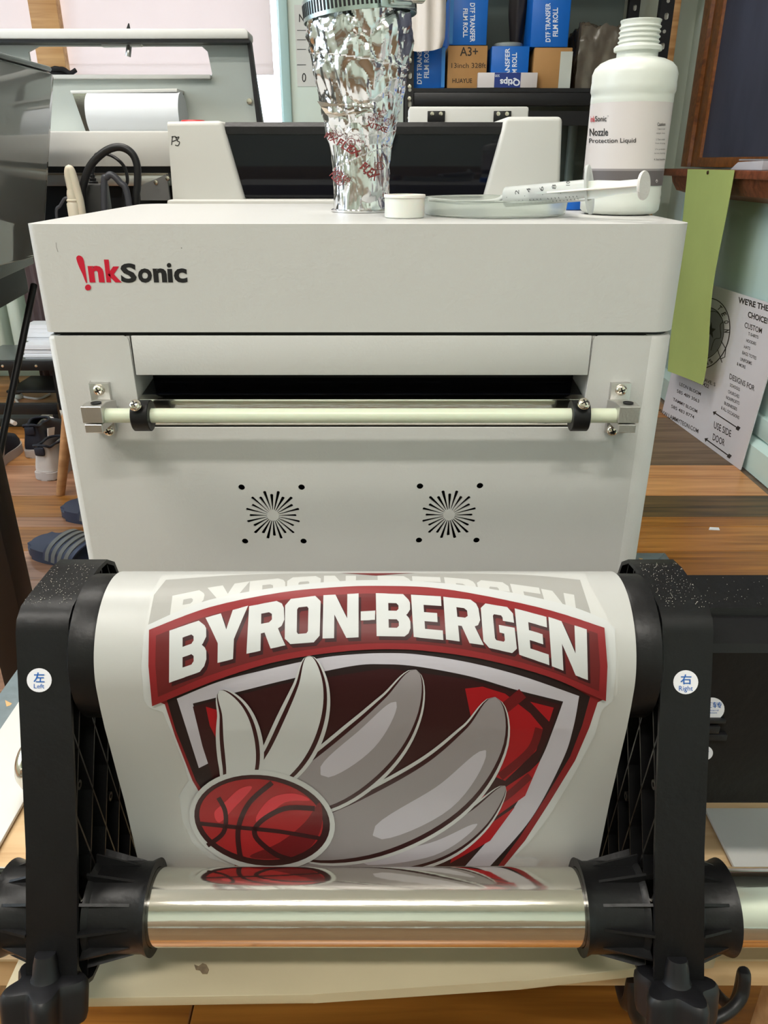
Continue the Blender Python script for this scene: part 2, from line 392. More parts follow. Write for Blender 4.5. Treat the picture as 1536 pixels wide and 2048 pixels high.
cb = prism('cream_board', [(-.272, .348), (-.05, .352), (.10, .362), (.247, .378), (.246, .412), (-.272, .412)], 'Z', TZ + .001, TZ + .011, CREAM, bev=.001)
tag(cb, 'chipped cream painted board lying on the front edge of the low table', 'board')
prism('paint_flake', [(-.140, .3735), (-.1365, .3722), (-.134, .3745), (-.131, .3735), (-.1285, .370), (-.129, .3668), (-.1325, .3668), (-.135, .3695), (-.138, .3700)], 'Z', TZ + .0111, TZ + .0122, mat('flake', rgb(120, 104, 82), .7, var=.3, vscale=200), cb)
lp = prism('metal_plate', [(-.4056, .42), (-.3375, .42), (-.3375, .93), (-.4056, .93)], 'Z', TZ + .002, TZ + .006, WHITE2, bev=.001)
tag(lp, 'white metal plate on the low table, left of the printer', 'plate')
rp_ = prism('metal_plate', [(.2975, .40), (.43, .40), (.43, .53), (.2975, .53)], 'Z', TZ + .002, TZ + .006, WHITE2, bev=.001)
tag(rp_, 'white metal plate on the low table, under the black motor box', 'plate')

# ------------------------------------------------------------------ the printer in front
Y0 = .6134; XL, XR = -.2705, .2350; ZT = .90 - .0422; ZS = .90 - .1243; YB = .925; RC = .021; RL = .007
pr = thing('film_printer', 'large white film printer with two fan grilles and a red and black logo', 'printer', ((XL + XR) / 2, .77, TZ))
def rrect(x0, x1, y0, y1, r, n=8, rl=None):
    out = []; rl = rl or r
    for cx, cy, a, q in ((x1 - r, y1 - r, 0, r), (x0 + r, y1 - r, 90, r), (x0 + rl, y0 + rl, 180, rl), (x1 - r, y0 + r, 270, r)):
        for k in range(n + 1):
            b = math.radians(a + 90 * k / n); out.append((cx + q * math.cos(b), cy + q * math.sin(b)))
    return out
bm = bmesh.new(); vs, fs = add_prism(bm, rrect(XL, XR, Y0, YB, RC, 12, RL), 'Z', ZS + .0012, ZT)
bmesh.ops.bevel(bm, geom=[e for e in bm.edges if abs(e.verts[0].co.z - e.verts[1].co.z) < 1e-6], offset=.004, segments=3, affect='EDGES', profile=.5)
lid = bm_obj('lid', bm, WHITE, pr, ang=40)
prism('seam_gasket', rrect(XL + .004, XR - .004, Y0 + .004, YB - .004, RC - .004, 6, RL - .003), 'Z', ZS - .002, ZS + .002, INSIDE, pr)
tube('gasket_end', [(XL + .004, Y0 + .045, ZS + .004), (XL - .0035, Y0 + .03, ZS + .008), (XL - .003, Y0 + .02, ZS + .001), (XL + .004, Y0 + .012, ZS)], .0017, RUBBER, pr, seg=8)
# body: curved shell for sides and back, holed front plate
ZB = TZ + .0125; ZTop = ZS - .0012
xa, xb = XL + RL, XR - RC
path = [(xa, Y0)] + [(XL + RL - RL * math.sin(math.radians(a)), Y0 + RL - RL * math.cos(math.radians(a))) for a in range(5, 91, 5)]
path += [(XL + RC - RC * math.cos(math.radians(a)), YB - RC + RC * math.sin(math.radians(a))) for a in range(0, 91, 15)]
path += [(XR - RC + RC * math.sin(math.radians(a)), YB - RC + RC * math.cos(math.radians(a))) for a in range(0, 91, 15)]
path += [(XR - RC + RC * math.cos(math.radians(a)), Y0 + RC - RC * math.sin(math.radians(a))) for a in range(0, 91, 5)]
bm = bmesh.new(); cols = []
for x, y in path:
    ca, cb2 = (XL + XR) / 2, (Y0 + YB) / 2
    q = Vector((x, y)); 
    def ins(d): return (x + d * (1 if x < ca else -1) * min(1, abs(x - ca) / .2), y + d * (1 if y < cb2 else -1) * min(1, abs(y - cb2) / .12))
    i1, i2 = ins(.0012), ins(.004)
    cols.append([bm.verts.new((x, y, ZB)), bm.verts.new((x, y, ZTop - .0035)), bm.verts.new((*i1, ZTop - .001)), bm.verts.new((*i2, ZTop))])
for a, b in zip(cols, cols[1:]):
    for k in range(3): bm.faces.new((a[k], b[k], b[k + 1], a[k + 1]))
bm_obj('body_shell', bm, WHITE, pr, ang=50)
prism('bottom_plate', rrect(XL, XR, Y0 + .001, YB, RC, 6), 'Z', ZB - .0012, ZB + .0002, WHITE, pr)
prism('inner_tray', rrect(XL + .006, XR - .006, Y0 + .05, YB - .006, RC - .006, 4), 'Z', ZB + .02, ZS - .003, INSIDE, pr)
def face(x, y): p = at(x, y, Y=Y0); return (p.x, p.z)
SX0, SX1 = -.2035, .1665; SZB = .90 - .2026
r1 = .004
outer = [(xa, ZB), (xb, ZB), (xb, ZTop - .0005), (SX1 + .001 + r1, ZTop - .0005), (SX1 + .001 + r1 * .3, ZTop - .0005 - r1 * .3), (SX1 + .001, ZTop - r1), (SX1, SZB + .004), (SX1 - .004, SZB), (SX0 + .004, SZB), (SX0, SZB + .004), (SX0 - .001, ZTop - r1), (SX0 - .001 - r1 * .3, ZTop - .0005 - r1 * .3), (SX0 - .001 - r1, ZTop - .0005), (xa, ZTop - .0005)]
holes = []
for (fx, fy) in ((546, 1031), (898, 1030)):
    cx, cz = face(fx, fy)
    for k in range(24):
        a = math.radians(90 - 15 * k); ro = .0242 if k % 2 else .0207; ri = .0052
        if k % 6 == 3: ro = .0250
        d = Vector((math.cos(a), math.sin(a))); nn = Vector((-d.y, d.x)); c0 = Vector((cx, cz))
        h = [c0 + d * ri - nn * .00030, c0 + d * ri + nn * .00030, c0 + d * (ro - .0007) + nn * .00135, c0 + d * ro + nn * .0006, c0 + d * ro - nn * .0006, c0 + d * (ro - .0007) - nn * .00135]
        holes.append([tuple(p) for p in h])
for (hx, hy) in ((483, 975), (603, 975), (490, 1083), (607, 1083), (840, 973), (960, 972), (838, 1081), (953, 1081)):
    cx, cz = face(hx, hy); holes.append([(cx + .0029 * math.cos(2 * math.pi * k / 14), cz + .0029 * math.sin(2 * math.pi * k / 14)) for k in range(14)])
cu = bpy.data.curves.new('plate', 'CURVE'); cu.dimensions = '2D'; cu.fill_mode = 'BOTH'; cu.extrude = .0009
for lp_ in [outer] + holes:
    s = cu.splines.new('POLY'); s.points.add(len(lp_) - 1); s.use_cyclic_u = True
    for p, q in zip(s.points, lp_): p.co = (q[0], q[1], 0, 1)
o = bpy.data.objects.new('plate', cu); me = bpy.data.meshes.new_from_object(o); bpy.data.objects.remove(o)
for v in me.vertices: v.co = Vector((v.co.x, Y0 + .0009 - v.co.z, v.co.y))
bm = bmesh.new(); bm.from_mesh(me); bm_obj('front_plate', bm, WHITE, pr, smooth=False)
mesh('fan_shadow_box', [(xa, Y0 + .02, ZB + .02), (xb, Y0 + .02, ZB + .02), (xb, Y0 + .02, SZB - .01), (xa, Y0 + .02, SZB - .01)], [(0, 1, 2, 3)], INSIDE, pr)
# recess: side walls, black tray, bent steel lip
for sx, s in ((SX0 - .0005, -1), (SX1 + .0005, 1)):
    box('recess_wall', sx, sx + s * .003, Y0 + .0019, Y0 + .10, SZB - .002, ZTop - .001, WHITE, pr)
lipz = .90 - .1775
prism('slot_tray', [(Y0 + .012, lipz - .0012), (Y0 + .012, lipz), (Y0 + .11, lipz + .012), (Y0 + .11, lipz + .0105)], 'X', SX0, SX1, GLOSSB, pr)
prism('steel_lip', [(Y0 + .0135, lipz), (Y0 + .004, lipz - .0002), (Y0 + .0022, lipz - .0014), (Y0 + .0015, lipz - .004), (Y0 + .0042, SZB + .0002), (Y0 + .0056, SZB + .0002), (Y0 + .0030, lipz - .004), (Y0 + .0045, lipz - .0016), (Y0 + .0135, lipz - .0013)], 'X', SX0 + .0005, SX1 - .0005, CHROME, pr)
box('slot_back', SX0, SX1, Y0 + .10, Y0 + .104, SZB, ZS - .003, INSIDE, pr)
box('guide_rail', -.13, .115, Y0 + .072, Y0 + .082, lipz + .018, lipz + .027, GREYIN, pr, bev=.001)
box('print_carriage', .125, .155, Y0 + .06, Y0 + .09, lipz + .012, lipz + .04, BLACKP, pr, bev=.002)
pts = [face(262 - 2, 667), face(1186, 667), face(1176, 750), face(265, 752)]
box('front_flap', -.2020, .1660, Y0 - .0008, Y0 + .0015, .90 - .1577, ZS - .0016, WHITE, pr, bev=.0005)
# logo
def lg(x, y): return (140 + x / 5.908, 490 + y / 5.908)
logo_fn = on_plane(Y=Y0 - .0003)
drop = smooth_px([lg(*p) for p in ((75, 165), (82, 135), (107, 123), (140, 138), (160, 170), (172, 230), (190, 350), (202, 440), (186, 442), (150, 350), (105, 255))], 4)
decal('logo_red_print', [fill2d([drop]), fill2d([ellipse(*lg(213, 502), 6.1, 6.1)]),
      text_px('n', [lg(206, 245), lg(388, 245), lg(412, 442), lg(232, 442)], .045), text_px('k', [lg(400, 172), lg(590, 172), lg(612, 442), lg(432, 442)], .045)], logo_fn, RED, pr)
decal('logo_black_print', [text_px('S', [lg(592, 216), lg(780, 216), lg(792, 446), lg(604, 446)], .035), text_px('o', [lg(800, 276), lg(965, 276), lg(972, 446), lg(806, 446)], .035),
      text_px('n', [lg(975, 276), lg(1138, 276), lg(1150, 442), lg(992, 442)], .045), fill2d([[lg(1148, 283), lg(1206, 283), lg(1218, 442), lg(1160, 442)]]), fill2d([ellipse(*lg(1170, 239), 4.5, 4.6)]),
      text_px('c', [lg(1222, 276), lg(1380, 276), lg(1390, 446), lg(1232, 446)], .035)], logo_fn, INK, pr)
decal('scuff', [stroke_px([(112, 485), (113, 495), (116, 504)], .9), stroke_px([(178, 768), (180, 764), (181, 761)], .8), (rect_px(362, 495, 364, 497), [(0, 1, 2, 3)])], logo_fn, mat('scuff_grey', rgb(120, 118, 110), .6, var=.1), pr)
# rod, collars, brackets
YR = Y0 - .030
pm_ = at(720, 831, Y=YR); zr = pm_.z
x0r, x1r = at(203, 831, Y=YR).x, at(1240, 831, Y=YR).x
rod = tube('guide_rod', [(x0r, YR, zr), (x1r, YR, zr)], .0058, ROD, pr, seg=24, straight=True); lab(rod, 'pale green rod')
def screw(loc, ax, r, parent, name='screw'):
    o = lathe(name, [(0, r * .55), (r * .5, r * .5), (r * .85, r * .3), (r, 0), (r, -r * .25), (0, -r * .25)], loc, STEEL, parent, 16, ax)
    q = Vector((0, 0, 1)).rotation_difference(Vector(ax)).to_matrix().to_4x4(); bm = bmesh.new()
    for a in (0.4, 0.4 + math.pi / 2):
        add_box(bm, -r * .55, r * .55, -r * .11, r * .11, r * .42, r * .56, mtx=Matrix.Translation(loc) @ q @ Matrix.Rotation(a, 4, 'Z'))
    return o, bm
def screw_full(loc, ax, r, parent):
    o, bm = screw(loc, ax, r, parent); e = bm_obj('cross_slot', bm, INSIDE, None, smooth=False)
    e.parent = o; e.parent = None
    # join the dark cross as second material of the screw
    me = o.data; b2 = bmesh.new(); b2.from_mesh(me); nf = len(b2.faces); b2.from_mesh(e.data); b2.faces.ensure_lookup_table()
    me.materials.append(INSIDE)
    for f in b2.faces[nf:]: f.material_index = 1
    b2.to_mesh(me); b2.free(); bpy.data.objects.remove(e); return o
for (ca, cb3, sx, sy, lbl) in ((262, 297, 270, 810, 'left'), (1146, 1180, 1168, 807, 'right')):
    xa_, xb_ = at(ca, 831, Y=YR - .008).x, at(cb3, 831, Y=YR - .008).x
    cl = lathe('clamp_collar', [(.0060, 0), (.0118, 0), (.0124, .0006), (.0124, abs(xb_ - xa_) - .0006), (.0118, abs(xb_ - xa_)), (.0060, abs(xb_ - xa_))], (xa_, YR, zr), BLACKP, pr, 32, (1, 0, 0), closed=True)
    p = at(sx, sy, Y=YR - .012)
    screw_full(p, (0.05 if ca > 600 else -.05, -.75, .62), .0048, cl)
    tube('screw_shank', [p, p + Vector((0, .012, -.006))], .0024, STEEL, cl, straight=True)
for (pa, pb, ba, bb, s) in ((183, 222, 163, 204, -1), (1219, 1258, 1238, 1280, 1)):
    x0_, x1_ = at(pa, 800, Y=Y0 - .004).x, at(pb, 800, Y=Y0 - .004).x
    z1_, z0_ = at(200, 766, Y=Y0 - .004).z, at(200, 866, Y=Y0 - .004).z
    br = box('rod_bracket', x0_, x1_, Y0 - .005, Y0, z0_, z1_, ALU, pr, bev=.0004)
    yb0 = Y0 - .040
    u0, u1 = at(ba, 830, Y=yb0).x, at(bb, 830, Y=yb0).x
    zz1, zm, zz0 = at(200, 814, Y=yb0).z, zr - .004, at(200, 866, Y=yb0).z
    bm = bmesh.new()
    add_prism(bm, [(yb0, zz1), (Y0 - .026, zz1), (Y0 - .005, at(200, 799, Y=Y0 - .005).z), (Y0 - .005, zm + .0008), (yb0, zm + .0008)], 'X', u0, u1)
    add_prism(bm, [(yb0, zm - .0004), (Y0 - .005, zm - .0004), (Y0 - .005, zz0), (yb0, zz0)], 'X', u0 + .001, u1 - .0015)
    bmesh.ops.bevel(bm, geom=list(bm.edges), offset=.0004, segments=1, affect='EDGES')
    bm_obj('clamp_block', bm, ALU, br, smooth=False)
    xc = (u0 + u1) / 2
    lathe('bolt_hole', [(0, 0), (.0038, 0), (.0042, .0004)], (xc + .001, yb0 + .010, zz1 + .0003), INSIDE, br, 20)
    xm_ = (x0_ + x1_) / 2
    screw_full(Vector((xm_, Y0 - .006, at(200, 779, Y=Y0 - .004).z)), (0, -1, 0), .0048, br)
    screw_full(Vector((xm_ - s * .003, Y0 - .006, at(200, 860, Y=Y0 - .004).z)), (0, -1, 0), .0048, br)

# ------------------------------------------------------------------ take-up winder in front of the printer
wd = thing('film_winder', 'black film winder with two ribbed side arms on a polished steel pipe', 'winder', (-.012, .42, TZ))
AY, AZ, RR = .430, .90 - .2946, .049
PY, PZ, PRD = .361, .90 - .4603, .0245
FL0, FR0 = -.1765, .1535
tube('steel_pipe', [(-.62, PY, PZ), (.62, PY, PZ)], PRD, CHROME, wd, seg=64, straight=True)
prof = [(.352, -.3965), (.398, -.264), (.4022, -.2575), (.4108, -.2528), (.4230, -.2518), (.4589, -.2517), (.475, -.254), (.488, -.263), (.494, -.278), (.480, -.36), (.462, -.44), (.456, -.5485), (.415, -.5485), (.402, -.515), (.385, -.503), (.355, -.502), (.335, -.498), (.320, -.485), (.318, -.472)]
prof = [(y, .90 + z) for y, z in prof]
def inset(poly, d):
    n = len(poly); out = []
    area2 = sum(poly[i][0] * poly[(i + 1) % n][1] - poly[(i + 1) % n][0] * poly[i][1] for i in range(n)); sg = 1 if area2 > 0 else -1
    for i in range(n):
        p0, p1, p2 = Vector(poly[i - 1]), Vector(poly[i]), Vector(poly[(i + 1) % n])
        a = (p1 - p0).normalized(); b = (p2 - p1).normalized(); n1 = Vector((-a.y, a.x)) * sg; n2 = Vector((-b.y, b.x)) * sg
        m_ = (n1 + n2); m_ = m_.normalized(); k = d / max(.4, m_.dot(n1)); out.append(tuple(p1 + m_ * k))
    return out
inn = inset(prof, .0028)
def clip_line(p, d, poly):
    ts = []
    for i in range(len(poly)):
        a, b = Vector(poly[i]), Vector(poly[(i + 1) % len(poly)]); e = b - a; den = d.x * e.y - d.y * e.x
        if abs(den) < 1e-9: continue
        w_ = a - p; t = (w_.x * e.y - w_.y * e.x) / den; u = (w_.x * d.y - w_.y * d.x) / den
        if 0 <= u <= 1: ts.append(t)
    ts.sort(); return [(p + d * ts[k], p + d * ts[k + 1]) for k in range(0, len(ts) - 1, 2)]
STK = mat('sticker_white', rgb(226, 226, 232), .45, var=.02); BLUE = mat('print_blue', rgb(20, 92, 176), .5, var=.02)
def arm(xi, xo, knob_px, stk, words):
    s = 1 if xo > xi else -1
    bm = bmesh.new(); n = len(prof)
    A = [bm.verts.new((xi, y, z)) for y, z in prof]; B = [bm.verts.new((xo, y, z)) for y, z in prof]
    Ai = [bm.verts.new((xi, y, z)) for y, z in inn]; Bi = [bm.verts.new((xo, y, z)) for y, z in inn]
    for i in range(n):
        j = (i + 1) % n
        bm.faces.new((A[i], A[j], B[j], B[i])); bm.faces.new((Ai[i], Bi[i], Bi[j], Ai[j])); bm.faces.new((A[i], Ai[i], Ai[j], A[j])); bm.faces.new((B[i], B[j], Bi[j], Bi[i]))
    ar = bm_obj('side_arm', bm, BLACKP, wd, ang=50)
    prism('arm_web', inset(prof, .002), 'X', xo - s * .006, xo - s * .002, BLACKP, ar)
    bm = bmesh.new(); 
    for d in (Vector((.55, 1)).normalized(), Vector((-.18, 1)).normalized()):
        nn = Vector((-d.y, d.x))
        for k in range(-7, 8):
            for a, b in clip_line(Vector((.415, .55)) + nn * k * .027, d, inn):
                if (b - a).length < .01: continue
                q = [a - nn * .0008, b - nn * .0008, b + nn * .0008, a + nn * .0008]
                add_prism(bm, [tuple(v) for v in q], 'X', xi + s * .003, xo - s * .004)
    bm_obj('lattice_rib', bm, BLACKP, ar, smooth=False)['kind'] = 'stuff'
    bm = bmesh.new()
    for y, z in ((.408, -.272), (.47, -.262), (.395, -.315), (.38, -.37), (.42, -.42)):
        add_lathe(bm, [(.0016, 0), (.0034, 0), (.0034, .02), (.0016, .02)], 12, Matrix.Translation((xi + s * .004, y, .90 + z)) @ Matrix.Rotation(math.pi / 2 * s, 4, 'Y'), True)
    bm_obj('screw_boss', bm, BLACKP, ar)
    # round sticker on the sloping front face
    f0, f1 = Vector((0, prof[0][0], prof[0][1])), Vector((0, prof[1][0], prof[1][1])); nrm = Vector((0, -(f1 - f0).z, (f1 - f0).y)).normalized()
    def onface(off):
        def fn(x, y):
            r = ray(x, y); t = (f0 - CAM).dot(nrm) / r.dot(nrm); return CAM + r * t + nrm * off
        return fn
    cx, cy = stk
    st = decal('sticker', [fill2d([ellipse(cx, cy, 25, 24)])], onface(.0004), STK, wd)
    decal('lettering', [text_px(words[0], [(cx - 11, cy - 16), (cx + 11, cy - 16), (cx + 11, cy + 4), (cx - 11, cy + 4)], .012), text_px(words[1], [(cx - words[2], cy + 7), (cx + words[2], cy + 7), (cx + words[2], cy + 16 + words[3]), (cx - words[2], cy + 16 + words[3])], .0)], onface(.0007), BLUE, st)
    # ribbed collars either side of the arm
    for (c0, c1) in ((xi, xi - s * .040), (xo, xo + s * .027)):
        dr = 1 if c1 > c0 else -1; ln = abs(c1 - c0)
        co = lathe('pipe_collar', [(PRD + .0003, 0), (.0305, 0), (.0300, .002), (.0285, .004), (.0283, ln - .005), (.0298, ln - .002), (.0305, ln), (PRD + .0003, ln)], (c0, PY, PZ), BLACKP, wd, 48, (dr, 0, 0))
        bm = bmesh.new()
        for k in range(12):
            a = 2 * math.pi * k / 12 + .12
            M = Matrix.Translation((c0, PY, PZ)) @ Matrix.Rotation(a, 4, 'X')
            vs, _ = add_prism(bm, [(0, .028), (ln * .75, .0285), (0, .036)], 'Y', -.0009, .0009)
            bmesh.ops.transform(bm, matrix=M @ Matrix.Scale(dr, 4, (1, 0, 0)), verts=vs)
        bm_obj('collar_fin', bm, BLACKP, co, smooth=False)
    # star knob
    ax = Vector((0, -.36, -.933)); kc = at(knob_px[0], knob_px[1], Y=.313)
    kn = bmesh.new(); M = Matrix.Translation(kc) @ Vector((0, 0, 1)).rotation_difference(ax).to_matrix().to_4x4()
    rings = []
    for (sc_, z) in ((.80, -.0125), (.92, -.0118), (.985, -.0095), (1.0, -.006), (.97, .010), (.92, .0150), (.80, .0165)):
        rings.append([kn.verts.new((sc_ * (.0222 + .0048 * math.cos(5 * a)) * math.cos(a), sc_ * (.0222 + .0048 * math.cos(5 * a)) * math.sin(a), z)) for a in [2 * math.pi * k / 60 + .3 for k in range(60)]])
    for a, b in zip(rings, rings[1:]):
        for k in range(60): kn.faces.new((a[k], a[(k + 1) % 60], b[(k + 1) % 60], b[k]))
    kn.faces.new(rings[0][::-1]); kn.faces.new(rings[-1]); bmesh.ops.transform(kn, matrix=M, verts=kn.verts)
    ko = bm_obj('star_knob', kn, RUBBER, wd, ang=40)
    lathe('knob_neck', [(0, 0), (.0095, 0), (.0080, .003), (.0074, .010), (.0062, .016), (0, .016)], kc - ax * .012, RUBBER, ko, 20, -ax)
arm(-.195, -.2275, (93, 1992), (79, 1360), ('左', 'Left', 10.5, 0))
arm(.172, .2035, (1352, 2000), (1371, 1364), ('右', 'Right', 14, 4))
for a, b in ((-.195, FL0), (FR0, .172)):
    lathe('core_flange', [(0, 0), (.044, 0), (.0475, .002), (.0475, b - a - .003), (.0465, b - a - .0006), (0, b - a - .0006)] if a < 0 else [(0, .0006), (.0465, .0006), (.0475, .003), (.0475, b - a - .002), (.044, b - a), (0, b - a)], (a, AY, AZ), BLACKP, wd, 64, (1, 0, 0))
# motor box
mb = prism('motor_box', [(.405, .90 - .411), (.405, .90 - .284), (.408, .90 - .279), (.416, .90 - .276), (.430, .90 - .274), (.432, .90 - .276), (.436, .90 - .276), (.438, .90 - .271), (.474, .90 - .266), (.478, .90 - .269), (.478, .90 - .411)], 'X', .2034, .42, BLACKP, wd, ang=25)
mfn = on_plane(Y=.4046); mfn2 = on_plane(Y=.4042)
ms = decal('sticker', [fill2d([ellipse(1424, 1418, 25, 23)])], mfn, STK, wd); decal('sticker', [fill2d([ellipse(1408, 1506, 18, 15)])], mfn, STK, wd)
decal('lettering', [text_px('正转', [(1406, 1404), (1444, 1404), (1444, 1416), (1406, 1416)], .0), text_px('Forward', [(1405, 1419), (1437, 1419), (1437, 1422), (1405, 1422)]), text_px('rotation', [(1405, 1424), (1434, 1424), (1434, 1427), (1405, 1427)]), text_px('停', [(1402, 1498), (1418, 1498), (1418, 1506), (1402, 1506)])], mfn2, BLUE, ms)
for (xa_, ya_, xb_, yb_) in ((1400, 1434, 1449, 1441), (1400, 1447, 1437, 1461), (1400, 1463, 1452, 1475)):
    p, q = at(xa_, yb_, Y=.405), at(xb_, ya_, Y=.405)
    box('rocker_switch', p.x, q.x, .4015, .405, p.z, q.z, RUBBER, wd, bev=.0006)
# spilled powder on arm tops and motor box: fine loose grains
bm = bmesh.new()
for k in range(520):
    if k % 5 < 2: x = random.uniform(-.227, -.197); y = random.uniform(.405, .465)
    elif k % 5 < 4: x = random.uniform(.174, .203); y = random.uniform(.405, .465)
    else: x = random.uniform(.206, .34); y = random.uniform(.44, .472)
    z = .90 - .2515 if x < .204 else .90 - .271 + (y - .438) * .139
    if y < .411: z = .90 - .2525 - (.411 - y) * .9
    s = random.uniform(.00010, .00024); bmesh.ops.create_icosphere(bm, subdivisions=1, radius=s, matrix=Matrix.Translation((x, y, z + s * .6)))
dust = bm_obj('powder_grains', bm, mat('powder_white', rgb(205, 200, 185), .6, var=.1), smooth=False)
dust['kind'] = 'stuff'; dust['label'] = 'fine white powder grains spilled on the black winder arms'; dust['category'] = 'powder'
# spare pipe lying behind the winder
sp = thing('spare_pipe', 'polished steel pipe with rounded end cap lying behind the winder', 'pipe', (0, .554, TZ + .006))
spz = TZ + .0120 + .0245
tube('pipe', [(-.33, .554, spz), (.27, .554, spz)], .0245, CHROME, sp, seg=40, straight=True)
lathe('end_cap', [(0, .012), (.012, .0105), (.019, .007), (.0235, .002), (.0246, -.003), (.0246, -.010)], (-.331, .554, spz), STEEL, sp, 40, (-1, 0, 0))

# ------------------------------------------------------------------ film roll and its print
ro = thing('film_roll', 'wound roll of milky film printed with a maroon basketball shield', 'film roll', (-.0115, AY, AZ))
# outline seen from the side: over the top of the roll, down its front, then the hanging tail
arcp = []
for a in range(120, -2, -3):
    b = math.radians(a); arcp.append((AY - RR * math.cos(b), AZ + RR * math.sin(b)))
arcp += [(.3812, .90 - .3080), (.3822, .90 - .3250), (.3848, .90 - .3454), (.3875, .90 - .3700), (.3904, .90 - .3937), (.3927, .90 - .4250), (.3945, .90 - .4551), (.3962, .90 - .4850), (.3990, .90 - .5100), (.4040, .90 - .5250)]
SS = [0.0]
for a, b in zip(arcp, arcp[1:]): SS.append(SS[-1] + math.hypot(b[0] - a[0], b[1] - a[1]))
def film_at(x, s, off=0.0):
    s = min(max(s, 0), SS[-1] - 1e-6); i = 0
    while SS[i + 1] < s: i += 1
    t = (s - SS[i]) / (SS[i + 1] - SS[i]); (y0, z0), (y1, z1) = arcp[i], arcp[i + 1]
    d = Vector((y1 - y0, z1 - z0)).normalized(); n_ = Vector((d.y, -d.x))
    if n_.x > 0 and n_.y < 0: n_ = -n_
    # normal must look outwards (towards the camera / up)
    ny, nz = -abs(d.y) if d.y < 0 else d.y, d.x
    nv = Vector((d.y, -d.x)); nv = nv if nv.dot(Vector((-.8, .6))) > 0 else -nv
    return Vector((x, y0 + (y1 - y0) * t + nv.x * off, z0 + (z1 - z0) * t + nv.y * off))
def film_param(x, y):
    r = ray(x, y); best = None
    for i in range(len(arcp) - 1):
        (y0, z0), (y1, z1) = arcp[i], arcp[i + 1]; z0c, z1c = z0 - CAM.z, z1 - CAM.z
        den = r.y * (z1c - z0c) - r.z * (y1 - y0)
        if abs(den) < 1e-12: continue
        t = (y0 * (z1c - z0c) - z0c * (y1 - y0)) / den
        uy = r.y * t - y0; uz = r.z * t - z0c; ln2 = (y1 - y0) ** 2 + (z1c - z0c) ** 2
        u = (uy * (y1 - y0) + uz * (z1c - z0c)) / ln2
        if -.02 <= u <= 1.02 and (best is None or t < best[0] - 1e-6): best = (t, SS[i] + u * (SS[i + 1] - SS[i]))
    if best is None: return None
    return (r.x * best[0], best[1])
vs = []; fs = []
for i, s in enumerate(SS):
    for k in range(2): vs.append(film_at((FL0, FR0)[k], s))
for i in range(len(SS) - 1): fs.append((2 * i, 2 * i + 1, 2 * i + 3, 2 * i + 2))
bm = bmesh.new(); V = [bm.verts.new(v) for v in vs]
for f in fs: bm.faces.new([V[i] for i in f])
bmesh.ops.recalc_face_normals(bm, faces=bm.faces)
bmesh.ops.solidify(bm, geom=list(bm.faces), thickness=.0003)
FSH = bpy.data.materials.new('film_sheet'); FSH.use_nodes = True
n = FSH.node_tree.nodes; L = FSH.node_tree.links; pf = n['Principled BSDF']; pf.inputs['Base Color'].default_value = (.475, .475, .455, 1); pf.inputs['Roughness'].default_value = .34; pf.inputs['Specular IOR Level'].default_value = .4
tl_ = n.new('ShaderNodeBsdfTranslucent'); tl_.inputs[0].default_value = (.8, .8, .77, 1); m1 = n.new('ShaderNodeMixShader'); m1.inputs[0].default_value = .12
L.new(pf.outputs[0], m1.inputs[1]); L.new(tl_.outputs[0], m1.inputs[2]); L.new(m1.outputs[0], n['Material Output'].inputs[0])
film_o = bm_obj('film_sheet', bm, FSH, ro, ang=60)
lathe('wound_film', [(.02, 0), (RR - .0006, 0), (RR - .0006, FR0 - FL0), (.02, FR0 - FL0)], (FL0, AY, AZ), FILM, ro, 96, (1, 0, 0), closed=True)
MAXY = 1147.0
KINKS = []
for (y_, z_) in arcp:
    d_ = y_ * CS - (z_ - CAM.z) * SN; u_ = y_ * SN + (z_ - CAM.z) * CS; KINKS.append(1024 - F_PX * u_ / d_)
KINKS = sorted(k for k in KINKS if 1345 < k < 1733)
def film_print(name, parts, m, layer):
    """parts: (verts px, faces) -> onto the film, cut into strips so it follows the roll"""
    V, Fc = merge2d(parts)
    bm = bmesh.new(); P = []
    vv = [bm.verts.new((x, max(y, MAXY), 0)) for x, y in V]
    for f in Fc:
        try: bm.faces.new([vv[i] for i in f])
        except ValueError: pass
    rows_ = list(KINKS); y = MAXY + 2
    while y < 1345: rows_.append(y); y += 5 if y < 1180 else 10
    lo, hi = min(v.co.y for v in bm.verts), max(v.co.y for v in bm.verts)
    for y in rows_:
        if lo < y < hi: bmesh.ops.bisect_plane(bm, geom=list(bm.verts) + list(bm.edges) + list(bm.faces), plane_co=(0, y, 0), plane_no=(0, 1, 0), dist=1e-4)
    for x in range(300, 1250, 60):
        bmesh.ops.bisect_plane(bm, geom=list(bm.verts) + list(bm.edges) + list(bm.faces), plane_co=(x, 0, 0), plane_no=(1, 0, 0), dist=1e-4)
    bmesh.ops.triangulate(bm, faces=bm.faces[:])
    for v in bm.verts:
        q = film_param(v.co.x, v.co.y) or film_param(v.co.x, v.co.y + 3) or (0, 0)
        v.co = film_at(q[0], q[1], .00010 + .00006 * layer)
    for f in bm.faces:
        f.normal_update()
        if f.normal.dot(CAM - f.calc_center_median()) < 0: f.normal_flip()
    me = bpy.data.meshes.new(name); bm.to_mesh(me); bm.free(); smooth_mesh(me, 60)
    return link(name, me, m, ro)
def pk(name, col): return mat('ink_' + name, col, .40, var=.015, spec=.25)
K_WHITE = pk('white', (0.47, 0.48, 0.475, 1)); K_MAROON = pk('maroon', rgb(122, 34, 36)); K_DARK = pk('dark_maroon', rgb(50, 22, 24)); K_BLACK = pk('black', rgb(36, 26, 26))
